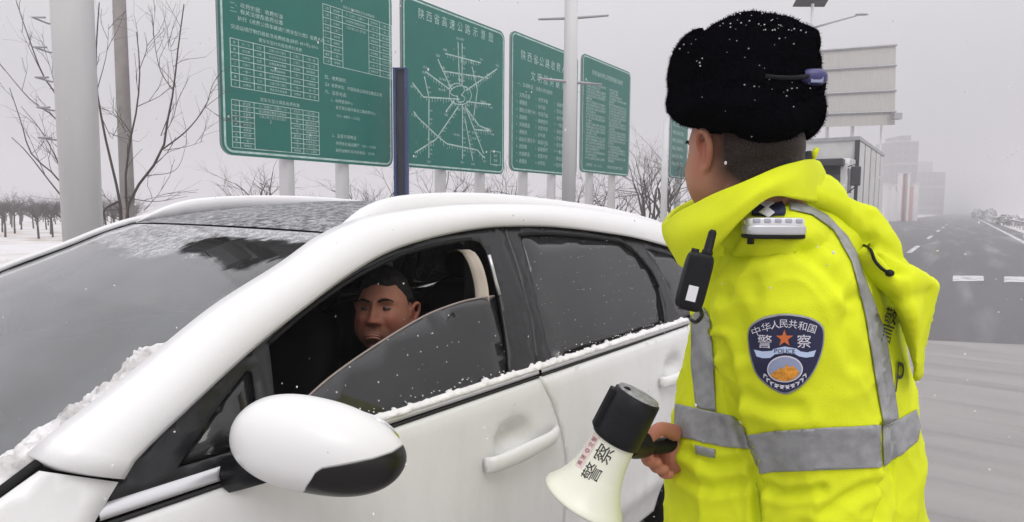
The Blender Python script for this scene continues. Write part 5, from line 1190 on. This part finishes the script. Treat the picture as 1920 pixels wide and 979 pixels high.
# back lettering seen at a slant
m = []
def warp_text(s, c, ux, uy, size, res=2):
    v, f = text2d(s, size, res); ux, uy = np.array(ux, float), np.array(uy, float); return np.array(c)+v[:, :1]*ux+v[:, 1:2]*uy, f
M['back_print'] = pm('grey_black_print', (.05, .055, .04), .6)
for ch, c, ux, uy, size, lb in (('P', (1684, 704), (.36, .10), (.10, -1), 82, 'dark letter P on the back'), ('警', (1664, 610), (.34, .12), (.22, -1), 70, 'dark character on the back')):
    v, f = warp_text(ch, c, ux, uy, size, 4); decal_vf('back_lettering', v, [t[::-1] for t in f], M['back_print'], jacket, .0045, maxe=.2, smooth=False, label=lb)
# shoulder board
ep = decal('shoulder_board', [(1409, 404), (1411, 383), (1424, 375), (1440, 371), (1458, 375), (1469, 381), (1471, 404)], M['navy'], OFF, off=.008, sp=7, thick=.006)
for c in ((1440, 389), (1440, 404)): decal('rank_diamond', [(c[0]-14, c[1]+1), (c[0], c[1]-9), (c[0]+13, c[1]), (c[0], c[1]+9)], M['white_thread'], ep, off=.0115, sp=6)
# sleeve badge
z = lambda x, y: (1370+x/4.895, 570+y/4.895)
outl = [(165, 300), (172, 235), (200, 185), (260, 140), (330, 112), (420, 94), (510, 88), (600, 96), (690, 112), (770, 142), (825, 178), (852, 225), (858, 300), (846, 390), (822, 480), (790, 560), (750, 640), (690, 715), (610, 785), (510, 828), (410, 795), (310, 725), (240, 640), (200, 540), (175, 410)]
outl = [tuple(p) for p in spline(outl+[outl[0]], 70)[:-1]]; cen = np.array((510, 440))
inn = [tuple(cen+(np.array(p)-cen)*.955) for p in outl]
badge = decal('sleeve_badge', [z(*p) for p in outl][::-1], M['reflect'], OFF, off=.004, sp=6, thick=.003)
badge["label"] = 'dark blue shield shaped badge on the upper sleeve'
decal('badge_ground', [z(*p) for p in inn][::-1], M['navy'], badge, off=.0052, sp=6, thick=0)
def badge_poly(name, pts, mat, off=.0062, sp=6): return decal(name, [z(*p) for p in pts][::-1], mat, badge, off=off, sp=sp, thick=0)
st = [(495+(82 if k % 2 == 0 else 33)*math.sin(math.pi*k/5), 312-(82 if k % 2 == 0 else 33)*math.cos(math.pi*k/5)) for k in range(10)]
M['orange'] = pm('orange_thread', (.62, .15, .04), .7); M['sky_thread'] = pm('pale_blue_thread', (.30, .34, .50), .8); M['silver_thread'] = M['white_thread']; M['gold'] = pm('orange_gold_thread', (.72, .30, .03), .7, var=.4, vs=150); M['ltblue'] = pm('banner_thread', (.50, .60, .82), .8)
badge_poly('star', st, M['orange'])
badge_poly('banner', [(228, 418), (300, 432), (380, 424), (400, 405), (500, 385), (600, 405), (640, 432), (700, 440), (775, 420), (755, 478), (690, 488), (630, 478), (590, 455), (500, 445), (410, 455), (370, 488), (300, 492), (250, 480)], M['ltblue'])
ov = [(500+160*math.cos(a), 592+122*math.sin(a)) for a in np.linspace(0, 2*math.pi, 36, endpoint=False)]; ov2 = [(500+149*math.cos(a), 592+111*math.sin(a)) for a in np.linspace(0, 2*math.pi, 36, endpoint=False)]
badge_poly('oval_rim', ov, M['white_thread'], .0058); badge_poly('oval_sky', ov2, M['sky_thread'], .0064)
badge_poly('mountains', [(372, 650), (400, 615), (440, 600), (462, 570), (490, 590), (520, 545), (545, 575), (575, 560), (605, 592), (632, 625), (600, 665), (550, 695), (500, 702), (440, 690)], M['gold'], .0070)
for s in (-1, 1):
    for k in range(7):
        a = rad(200+14*k) if s < 0 else rad(-20-14*k); c = np.array((500, 560)); r0, r1 = 195, 232
        p = c+np.array((math.cos(a)*r0*1.02, -math.sin(a)*r0)); t = np.array((-math.sin(a), -math.cos(a)))*s; n_ = np.array((math.cos(a), -math.sin(a)))
        for sg in (-1, 1):
            lf = [p, p+t*22*-1+n_*sg*14, p+t*46*-1+n_*sg*22, p+t*26*-1+n_*sg*2]
            badge_poly('wheat_ear', [tuple(q) for q in (lf if np.cross(lf[1]-lf[0], lf[2]-lf[0]) > 0 else lf[::-1])], M['white_thread'])
for ch, (x, y), a in zip('中华人民共和国', ((247, 243), (330, 207), (408, 186), (488, 174), (570, 181), (656, 198), (741, 222)), (-22, -15, -8, 0, 6, 12, 18)):
    c = z(x, y); ca, sa = math.cos(rad(a)), math.sin(rad(a)); v, f = warp_text(ch, c, (ca, sa), (sa, -ca), 17.5); decal_vf('badge_lettering', v, [t[::-1] for t in f], M['white_thread'], badge, .0066, smooth=False)
for ch, (x, y) in (('警', (320, 338)), ('察', (670, 338))): v, f = warp_text(ch, z(x, y), (1, .03), (0, -1), 27); decal_vf('badge_lettering', v, [t[::-1] for t in f], M['white_thread'], badge, .0066, smooth=False)
v, f = warp_text('POLICE', z(497, 425), (1, .03), (0, -1), 12); decal_vf('badge_lettering', v, [t[::-1] for t in f], M['navy'], badge, .0070, smooth=False)
# collar
def cgrid(rows, nu, nv):
    R_ = [spline(r, nu) for r in rows]; return [[tuple(spline([R_[j][i] for j in range(len(R_))], nv)[k]) for i in range(nu)] for k in range(nv)]
top = [(1300, 372, 1.42), (1262, 392, 1.34), (1240, 420, 1.24), (1258, 405, 1.16), (1288, 385, 1.10), (1350, 355, 1.04), (1400, 333, 1.02), (1450, 313, 1.02), (1500, 299, 1.05), (1528, 297, 1.12), (1538, 305, 1.26), (1520, 312, 1.34), (1470, 325, 1.40), (1400, 345, 1.42)]
midr = [(1300, 410, 1.40), (1262, 440, 1.32), (1243, 445, 1.22), (1262, 445, 1.12), (1300, 428, 1.05), (1355, 404, 1.005), (1402, 368, .99), (1452, 340, .995), (1505, 328, 1.035), (1536, 320, 1.11), (1548, 325, 1.26), (1530, 332, 1.36), (1475, 345, 1.43), (1400, 370, 1.44)]
bot = [(1310, 470, 1.36), (1275, 500, 1.28), (1268, 492, 1.20), (1284, 508, 1.11), (1312, 490, 1.05), (1352, 452, 1.012), (1398, 408, .995), (1448, 370, 1.00), (1500, 374, 1.03), (1542, 378, 1.10), (1552, 350, 1.27), (1540, 360, 1.36), (1480, 380, 1.42), (1400, 410, 1.42)]
G = cgrid([[P(*p) for p in r] for r in (top, midr, bot)], 70, 14)
G = [[np.array(p)+.003*np.array((noise.noise(Vector(p)*14), noise.noise(Vector(p)*14+Vector((5, 0, 0))), noise.noise(Vector(p)*14+Vector((0, 7, 0))))) for p in r] for r in G]
MB().grid(G).obj('collar', M['hivis'], OFF, thick=-.012, subs=1)
# dark inner collar
G = cgrid([[P(*p) for p in r] for r in ([(1300, 400, 1.12), (1345, 372, 1.07), (1400, 348, 1.05), (1440, 324, 1.045), (1485, 292, 1.075), (1514, 284, 1.15), (1505, 296, 1.30), (1440, 320, 1.36)], [(1300, 440, 1.12), (1350, 410, 1.07), (1405, 385, 1.05), (1450, 360, 1.045), (1490, 340, 1.075), (1518, 330, 1.15), (1510, 335, 1.30), (1440, 360, 1.36)])], 40, 4)
MB().grid(G).obj('inner_collar', M['dark_cloth'], OFF, thick=.006)
# hood hanging off the back
hd = MB()
hd.tube([P(1470, 362, 1.08), P(1510, 362, 1.09), P(1555, 380, 1.10), P(1600, 418, 1.11), P(1634, 462, 1.10), P(1662, 512, 1.09)], [.012, .019, .028, .037, .040, .032], 20)
hd.tube([P(1530, 388, 1.18), P(1580, 420, 1.19), P(1620, 466, 1.19), P(1660, 535, 1.18)], [.028, .038, .044, .042], 18)
D4 = [[(1600, 452, 1.12), (1645, 455, 1.10), (1690, 488, 1.11), (1704, 502, 1.15)], [(1616, 495, 1.12), (1665, 508, 1.085), (1715, 520, 1.09), (1759, 531, 1.13)], [(1660, 548, 1.12), (1694, 572, 1.085), (1724, 588, 1.095), (1750, 592, 1.14)], [(1690, 605, 1.13), (1712, 632, 1.10), (1722, 655, 1.10), (1734, 660, 1.14)], [(1712, 672, 1.14), (1715, 695, 1.12), (1718, 712, 1.12), (1722, 710, 1.14)]]
fr_ = cgrid([[P(x, y, d-.055) for x, y, d in r] for r in D4], 22, 26); bk_ = [[CAM+(np.array(p)-CAM)*1.036 for p in r] for r in fr_]
n1 = len(hd.v); hd.grid([[np.array(p) for p in r] for r in fr_]); hd.grid([r[::-1] for r in bk_])
R, C = 26, 22; b0 = n1+R*C
fi = lambda r, c: n1+r*C+c
bi = lambda r, c: b0+r*C+(C-1-c)
for r in range(R-1): hd.f += [(fi(r+1, 0), fi(r, 0), bi(r, 0), bi(r+1, 0)), (fi(r, C-1), fi(r+1, C-1), bi(r+1, C-1), bi(r, C-1))]
for c in range(C-1): hd.f += [(fi(0, c), fi(0, c+1), bi(0, c+1), bi(0, c)), (fi(R-1, c+1), fi(R-1, c), bi(R-1, c), bi(R-1, c+1))]
V, F, Nn = remesh(hd, .0052, 5); pxh = w2px(V)
dsp = np.array([.004*noise.noise(Vector(p)*8)+.006*max(0, ridge(p, 8, (1, 1, .7)))**3+.003*max(0, ridge(p, 19, (1, 1, .8)))**3 for p in V])
for poly, wd_, am in (([(1600, 462), (1628, 452), (1660, 474), (1690, 508)], 10, .026), ([(1500, 385), (1560, 412), (1600, 450)], 9, .008), ([(1745, 545), (1728, 640), (1712, 700)], 6, .006), ([(1540, 350), (1590, 372), (1630, 410)], 10, .004), ([(1650, 560), (1690, 560), (1730, 552)], 14, .005)):
    d = np.min(np.linalg.norm(pxh[:, None]-spline(poly, 40)[None], axis=2), 1); dsp -= am*np.exp(-(d/wd_)**2)
V = V+Nn*dsp[:, None]
hood = mk('hood', V, F, M['hivis'], OFF); HB = bvh(V, F)
p0, n0 = hit(1612, 458, HB); MB().ell(p0, ((.016, 0, 0), (0, .010, 0), (0, 0, .011)), 14, 8).obj('cord_lock', M['black'], hood)
cp = [hit(x, y, HB)[0]-CF*.006 for x, y in ((1612, 458), (1628, 468), (1636, 488), (1650, 504), (1664, 512))]
MB().tube(spline(cp, 24), .0026, 6).obj('draw_cord', M['black'], hood)
MB().ell(cp[-1], ((.007, 0, 0), (0, .007, 0), (0, 0, .006)), 10, 8).obj('cord_end', M['black'], hood)
MB().tube([P(1524, 302, 1.22), P(1527, 288, 1.22), P(1531, 280, 1.22), P(1526, 296, 1.23)], [.004, .006, .005, .003], 8).obj('hanger_loop', M['hivis'], OFF)
# body : head, neck, arms and the gripping hand in one surface
mb = MB(); A, nu, nv = head_points(170, 130)
A = A.copy(); ck = np.exp(-((A[..., 2]+.055)/.05)**2-((A[..., 1]-.035)/.05)**2); A[..., 0] += np.sign(A[..., 0])*.012*ck
grid_mb(mb, A, nu, nv, otf); ear(mb, 1, otf, 1.0); ear(mb, -1, otf, 1.0)
mb.tube([otf((0, -.022, .01)), otf((0, -.035, -.07)), P(1452, 400, 1.215), P(1490, 470, 1.25)], [.080, .080, .074, .074], 26)
mb.tube([P(1480, 460, 1.25), P(1495, 700, 1.27), P(1500, 1150, 1.27)], [.10, .12, .13], 16)
mb.tube([P(1480, 460, 1.25), P(1466, 490, 1.12), P(1503, 720, 1.11), P(1536, 900, 1.11), P(1515, 1080, 1.10), P(1470, 1210, 1.07)], [.05, .05, .048, .042, .036, .028], 14)
hl_ = P(1462, 1240, 1.06); mb.ell(hl_, ((.02, 0, 0), (0, .042, 0), (0, 0, .05)), 14, 10)
for k in range(4): a = hl_+np.array((0, -.030+.02*k, -.035)); mb.tube([a, a+np.array((-.006, 0, -.04)), a+np.array((-.022, 0, -.065-.006*(k in (1, 2)))) ], [.009, .0085, .007], 8)
a = hl_+np.array((-.012, .035, .0)); mb.tube([a, a+np.array((-.015, .02, -.025)), a+np.array((-.022, .018, -.05))], [.011, .010, .008], 8)
mb.tube([P(1480, 470, 1.25), P(1545, 480, 1.38), P(1540, 720, 1.50), relbow, P(1380, 880, 1.40), P(1300, 850, 1.30), P(1272, 846, 1.262)], [.05, .05, .048, .045, .038, .030, .032], 16)
for s in (-1, 1):
    hp = P(1500, 1150, 1.27)+cr*s*.09; mb.tube([hp, np.array((hp[0], hp[1], .48)), np.array((hp[0]+cf[0]*-.02, hp[1], .09))], [.085, .062, .045], 16); mb.ell((hp[0]-.05, hp[1]+.02, .05), ((.13, 0, 0), (0, .045, 0), (0, 0, .04)), 14, 8)
mb.ell(P(1268, 847, 1.258), [cr*.036, cf*.030, np.array((0, 0, .044))], 18, 12)
FING = [([(1266, 812, 1.235), (1240, 804, 1.205), (1222, 816, 1.192), (1208, 832, 1.188)], (.0150, .0125, .0115, .0095)),
        ([(1268, 828, 1.285), (1226, 830, 1.275), (1205, 838, 1.245), (1203, 850, 1.215), (1216, 853, 1.203)], (.0115, .0112, .0105, .0098, .0085)),
        ([(1268, 842, 1.290), (1230, 848, 1.275), (1213, 856, 1.245), (1216, 866, 1.212), (1232, 867, 1.202)], (.0115, .0112, .0108, .0100, .0086)),
        ([(1270, 858, 1.290), (1240, 864, 1.272), (1226, 870, 1.240), (1232, 879, 1.212), (1246, 880, 1.204)], (.0110, .0106, .0102, .0095, .0082)),
        ([(1272, 874, 1.285), (1252, 879, 1.262), (1241, 884, 1.238), (1246, 890, 1.216), (1257, 890, 1.210)], (.0100, .0094, .0090, .0084, .0074))]
for pts, rr in FING:
    q = spline([P(*p) for p in pts], 12); r = np.interp(np.linspace(0, 1, 12), np.linspace(0, 1, len(rr)), rr)*1.10; mb.tube(q, list(r), 12); mb.ell(q[-1], ((r[-1], 0, 0), (0, r[-1], 0), (0, 0, r[-1])), 10, 8)
V, F, _ = remesh(mb, .0025, 1)
def skin_attrs(o, V, c, az, sc, pitch, roll, kind):
    R = np.array(Matrix.Rotation(-az, 3, 'Z')) @ np.array(Matrix.Rotation(pitch, 3, 'X')) @ np.array(Matrix.Rotation(roll, 3, 'Y')); q = ((V-np.asarray(c))@R)/sc; X, Y, Z = q.T
    fl = np.exp(-((np.abs(X)-.088)/.012)**2-((Y+.002)/.03)**2-(Z/.035)**2)*.9+.7*np.exp(-((np.abs(X)-.045)/.025)**2-((Y-.075)/.04)**2-((Z+.028)/.022)**2)+.6*np.exp(-(X/.016)**2-((Y-.108)/.02)**2-((Z+.02)/.02)**2)
    fl = np.where(np.linalg.norm(q, axis=1) > .2, .45, fl)
    if kind == 'nape': stb = np.clip(1.5*np.clip((-.004-Y)/.05, 0, 1)*np.clip((Z+.080)/.05, 0, 1), 0, 1)*(np.abs(X) < .083)
    else: stb = .30*np.clip((-.035-Z)/.02, 0, 1)*np.clip((Y-.02)/.03, 0, 1)*(Z > -.125)
    stb = np.where(np.linalg.norm(q, axis=1) > .16, 0, stb)
    for nm, ar in (('flush', fl), ('stubble', stb)):
        at = o.data.attributes.new(nm, 'FLOAT', 'POINT'); at.data.foreach_set('value', ar.astype(np.float32))
ob = mk('body', V, F, M['skin'], OFF); skin_attrs(ob, V, P(1393, 290, 1.16), rad(-60), 1.15, rad(-4), 0, 'nape')
face_bits(OFF, otf)
skin_attrs(DB[1], DB[0], dc, rad(154), 1.02, rad(13), rad(2), 'beard')
hair_shell('hair', OFF, otf, lambda A: np.clip(np.where(A[..., 1] > -.02, (A[..., 2]-.035)/.02, (A[..., 2]-.010-.35*np.minimum(0, A[..., 1]+.02)*0)/.03), 0, 1)*(A[..., 1] < .02), .0026, M['stubble'], .0003)
mb = MB()
for s in (-1, 1):
    hp = P(1500, 1150, 1.27)+cr*s*.095; mb.rings([[np.array((hp[0]+r*math.cos(a), hp[1]+r*math.sin(a), zz)) for a in np.linspace(0, 2*math.pi, 20, endpoint=False)] for zz, r in ((.90, .115), (.75, .11), (.48, .085), (.10, .075))])
V, F, _ = remesh(mb, .012, 2); mk('trousers', V, F, M['dark_cloth'], OFF)
for s in (-1, 1):
    hp = P(1500, 1150, 1.27)+cr*s*.095; MB().ell((hp[0]-.06, hp[1]+.02, .055), ((.155, 0, 0), (0, .058, 0), (0, 0, .055)), 20, 10, e=.8).obj('shoe', M['black'], OFF)
# fur hat
ht = MB(); sx = 1/FPX*1.15
def hb(x, y, dep, rx, ry, rd, e=.9): ht.ell(P(x, y, dep), [cr*rx*sx, cf*rd, np.array((0, 0, ry*sx))], 30, 20, e)
hb(1398, 174, 1.16, 128, 70, .135, 1); hb(1402, 134, 1.16, 124, 80, .13, 1); hb(1402, 88, 1.15, 104, 52, .105, 1); hb(1294, 126, 1.15, 34, 62, .10); hb(1284, 186, 1.16, 26, 36, .10, 1); hb(1392, 52, 1.15, 48, 24, .06, 1); hb(1474, 98, 1.15, 44, 40, .085, .85); hb(1484, 212, 1.14, 46, 58, .095, .9); hb(1432, 230, 1.09, 66, 44, .10, 1); hb(1378, 212, 1.09, 84, 36, .10, 1); hb(1318, 206, 1.10, 54, 30, .09, 1); hb(1492, 170, 1.15, 36, 40, .09)
V, F, Nn = remesh(ht, .0055, 3); pxh = w2px(V)
dsp = np.array([.005*noise.noise(Vector(p)*12)+.0018*noise.noise(Vector(p)*40)+.0014*noise.noise(Vector(p)*100) for p in V])
near = np.einsum('ij,ij->i', Nn, V-CAM) < .05
for poly, wd_, am in (([(1440, 146), (1480, 150), (1520, 152)], 5, .014), ([(1318, 60), (1300, 110), (1296, 170)], 9, .014), ([(1435, 50), (1460, 85), (1470, 130)], 10, .008), ([(1470, 90), (1540, 88)], 6, .006), ([(1310, 240), (1400, 215), (1480, 195), (1540, 180)], 8, .007)):
    d = np.where(near, np.min(np.linalg.norm(pxh[:, None]-spline(poly, 30)[None], axis=2), 1), 1e3); dsp -= am*np.exp(-(d/wd_)**2)
V = V+Nn*dsp[:, None]; hat = mk('fur_hat', V, F, M['fur'], OFF); HATB = bvh(V, F)
rnd = random.Random(31); m = MB(); Fa = np.array([f[:3] for f in F])
for i in rnd.sample(range(len(F)), min(len(F), 9000)):
    f = F[i]; p = V[list(f)].mean(0); n_ = Nn[f[0]]; t = np.array([rnd.gauss(0, 1) for _ in range(3)]); b = np.cross(n_, t); b /= np.linalg.norm(b)+1e-9; d = n_+.55*t/np.linalg.norm(t)+np.array((0, 0, -.25)); d /= np.linalg.norm(d); l_ = rnd.uniform(.003, .0065)
    m.add([p-b*.0007, p+b*.0007, p+d*l_], [(0, 1, 2)])
q = m.obj('fur_pile', M['fur'], hat, smooth=False); q["kind"] = 'stuff'
MB().tube(spline([hit(x, y, HATB)[0]-CF*.004 for x, y in ((1434, 144), (1465, 147), (1498, 146), (1520, 143))], 16), .0035, 8).obj('flap_tie', M['dark_cloth'], hat)
bp_, bn = hit(1520, 148, HATB); M['buckle'] = pm('violet_plastic', (.055, .05, .17), .35)
MB().ell(P(1522, 146, 1.06), [cr*.024, cf*.02, np.array((0, 0, .014))], 18, 12, .8).obj('buckle', M['buckle'], hat)
MB().box(P(1531, 148, 1.045), (.010, .003, .006), rot((0, 0, 1), YAW)).obj('buckle_plate', M['sky_thread'], hat, smooth=False)
m = MB()
for i in range(80):
    c = rnd.choice(((1395, 40, 60, 22), (1470, 62, 45, 14), (1290, 90, 22, 30), (1400, 150, 120, 90), (1480, 170, 40, 12), (1400, 45, 90, 25))); x, y = rnd.gauss(c[0], c[2]*.6), rnd.gauss(c[1], c[3]*.6)
    h = HATB.ray_cast(Vector(CAM), Vector(ray(x, y)).normalized())
    if h[0] is None: continue
    r = rnd.uniform(.0004, .0011); m.ell(np.array(h[0])+np.array(h[1])*.004, ((r*1.3, 0, 0), (0, r, 0), (0, 0, r)), 6, 4)
q = m.obj('snow_specks', M['snow'], hat); q["kind"] = 'stuff'

# ---------------------------------------------------------------- things he carries
wr = cr*math.cos(rad(-3))+np.array((0, 0, 1))*math.sin(rad(3))
def obox(mb, c, ax, h): return mb.ell(c, [np.array(a)*b for a, b in zip(ax, h)], 28, 16, .35)
pL, nL = hit(1450, 440); lc = P(1450, 424, 1.015)
lamp = tag(empty('shoulder_light', tuple(P(1450, 446, 1.015))), 'silver police shoulder light clipped on the left shoulder of the officer', 'shoulder light')
obox(MB(), lc-np.array((0, 0, .006)), (cr, cf, (0, 0, 1)), (.0475, .020, .009)).obj('housing', M['silver'], lamp)
obox(MB(), lc-np.array((0, 0, .0155)), (cr, cf, (0, 0, 1)), (.047, .019, .005)).obj('base', M['black'], lamp)
M['lens'] = pm('clear_lens', (.75, .75, .78), .15, coat=1); M['lens2'] = pm('lens_cell', (.42, .43, .50), .2)
obox(MB(), lc+np.array((0, 0, .006)), (cr, cf, (0, 0, 1)), (.045, .018, .008)).obj('lens', M['lens'], lamp)
for k in range(5): obox(MB(), lc+cr*(.0165*(k-2))+np.array((0, 0, .0085))-cf*.0130, (cr, cf, (0, 0, 1)), (.0058, .006, .0035)).obj('lamp_cell', M['lens2'], lamp)
for s in (-1, 1): MB().box(lc+cr*s*.035-np.array((0, 0, .023)), (.004, .006, .006)).obj('clip', M['black'], lamp, smooth=False)
rt_ = rad(13); up_ = np.array((0, 0, 1))*math.cos(rt_)+cr*math.sin(rt_); ri_ = cr*math.cos(rt_)-np.array((0, 0, 1))*math.sin(rt_); rc = P(1302, 528, .99)
radio = tag(empty('two_way_radio', tuple(P(1296, 582, .99))), 'black two way radio with stub aerial clipped to the chest of the officer', 'radio')
obox(MB(), rc, (ri_, cf, up_), (.0205, .013, .046)).obj('case', M['black'], radio)
MB().lathe(rc+ri_*.008+up_*.040, up_, [(0, .0085), (.01, .0085), (.012, .0070), (.040, .0062), (.044, .004)], 14).obj('aerial', M['black'], radio)
MB().lathe(rc-ri_*.011+up_*.040, up_, [(0, .006), (.010, .006)], 12).obj('knob', M['black'], radio)
MB().box(rc-up_*.018-cf*.0135-ri_*.003, (.0075, .001, .012), np.stack([ri_, cf, up_], 1)).obj('screen', M['lens'], radio, smooth=False)
MB().tube(spline([P(1312, 578, .995), P(1316, 592, 1.02), P(1305, 604, 1.05), P(1296, 600, 1.08)], 12), .0035, 6).obj('strap', M['black'], radio)
# megaphone
a0 = P(1197, 741, 1.115); a1 = P(1155, 825, 1.125); a2 = P(1096, 932, 1.135); ax = (a2-a0)/np.linalg.norm(a2-a0); LB = np.linalg.norm(a1-a0); LT = np.linalg.norm(a2-a0); k_ = 1.04/FPX
mega = tag(empty('megaphone', tuple(P(1096, 990, 1.135))), 'cream and black police megaphone held in the hand of the officer', 'megaphone')
MB().lathe(a0, ax, [(0, 44*k_), (.003, 48*k_), (.03, 49*k_), (LB-.012, 50*k_), (LB-.002, 50*k_), (LB, 47*k_)], 44).obj('amplifier', M['black'], mega)
M['capgrey'] = pm('grey_cap', (.30, .30, .31), .4, var=.4, vs=90)
MB().lathe(a0-ax*.004, ax, [(0, 30*k_), (.001, 43*k_), (.006, 45*k_)], 44).obj('rear_cap', M['capgrey'], mega)
sidev = np.cross(ax, CF); sidev /= np.linalg.norm(sidev); sidev = sidev if sidev@CR < 0 else -sidev
MB().box(a0+ax*.045+sidev*49*k_, (.006, .012, .038), np.stack([sidev, np.cross(ax, sidev), ax], 1)).obj('battery_latch', M['black'], mega, smooth=False, bevel=.003)
MB().ell(a0+sidev*30*k_-CF*.012, ((.008, 0, 0), (0, .008, 0), (0, 0, .006)), 12, 8).obj('volume_knob', M['black'], mega)
hp = [(LB-.003, 44*k_)]+[(LB+(LT-LB)*t, (44+9*t+33*t**3.2)*k_) for t in np.linspace(.03, 1, 18)]+[(LT+.004, 87*k_), (LT+.006, 85*k_), (LT+.001, 83*k_), (LT-.03, 62*k_), (LB+.02, 38*k_)]
hm = MB().lathe(a0, ax, hp, 56, cap=False); horn = hm.obj('horn', M['horn'], mega); HO = bvh(hm.v, hm.f)
tdir = np.array((21, -38.)); tdir /= np.linalg.norm(tdir); tup = np.array((-.875, -.485))
for ch, c in (('警', (1110, 886)), ('察', (1132, 851))): v, f = warp_text(ch, c, tdir, tup, 36, 3); decal_vf('lettering', v, [t[::-1] for t in f], M['print'], horn, .0008, HO, smooth=False)
M['redlabel'] = pm('pale_pink_label', (.72, .58, .55), .5); M['redprint'] = pm('dull_red_print', (.25, .10, .11), .6)
decal('label_strip', [(1078, 872), (1114, 812), (1126, 819), (1090, 880)], M['redlabel'], horn, .0006, sp=7, B=HO, thick=0)
for ch, t in zip('高速◎交警', (.10, .28, .5, .70, .88)):
    c = np.array((1084, 873))*(1-t)+np.array((1119, 817))*t; v, f = warp_text(ch, c, tdir, tup, 10); decal_vf('lettering', v, [q[::-1] for q in f], M['redprint'], horn, .0011, HO, smooth=False)
v, f = warp_text('警用', (1188, 788), (1, .3), (-.2, -1), 7)
MB().tube([a1-ax*.02+(P(1200, 836, 1.16)-a1)*.6, P(1222, 838, 1.222), P(1262, 833, 1.245), P(1300, 830, 1.26)], [.016, .0155, .015, .014], 16).obj('pistol_grip', M['black'], mega)
MB().tube(spline([P(1178, 838, 1.13), P(1195, 842, 1.17), P(1212, 838, 1.205)], 10), [.018]*10, 12).obj('grip_mount', M['black'], mega)

# ---------------------------------------------------------------- falling snow and haze
rnd = random.Random(23); m = MB()
for i in range(1500):
    dep = rnd.uniform(.8, 6); x = rnd.uniform(-200, 2120); y = rnd.uniform(-200, 1180); c = P(x, y, dep)
    if c[2] < .05: continue
    r = rnd.uniform(.0008, .0021); a = np.array([rnd.gauss(0, 1) for _ in range(3)]); a /= np.linalg.norm(a)
    m.ell(c, ((r, 0, 0), (0, r*rnd.uniform(.6, 1), 0), (0, 0, r*rnd.uniform(.7, 1.7))), 6, 4)
M['flake'] = glass('flake', (1, 1, 1), 1, (.85, .85, .86), .62, ior=1.05)
o = m.obj('falling_snow', M['flake'], None); tag(o, 'sparse wet snowflakes falling through the air over the whole place', 'snowflakes', None, 'stuff')
hz = bpy.data.materials.new('haze_air'); hz.use_nodes = True; n = hz.node_tree.nodes; l = hz.node_tree.links; n.clear()
ho = n.new("ShaderNodeOutputMaterial"); pv = n.new("ShaderNodeVolumePrincipled"); pv.inputs["Density"].default_value = 0.0044; pv.inputs["Color"].default_value = (.83, .82, .845, 1); pv.inputs["Anisotropy"].default_value = .1
l.new(pv.outputs[0], ho.inputs["Volume"])
o = MB().boxmm((-705, -705, -1), (705, 705, 40)).obj('haze', hz, None, smooth=False); tag(o, 'pale winter haze filling the air over the road and fields', 'haze', None, 'stuff')
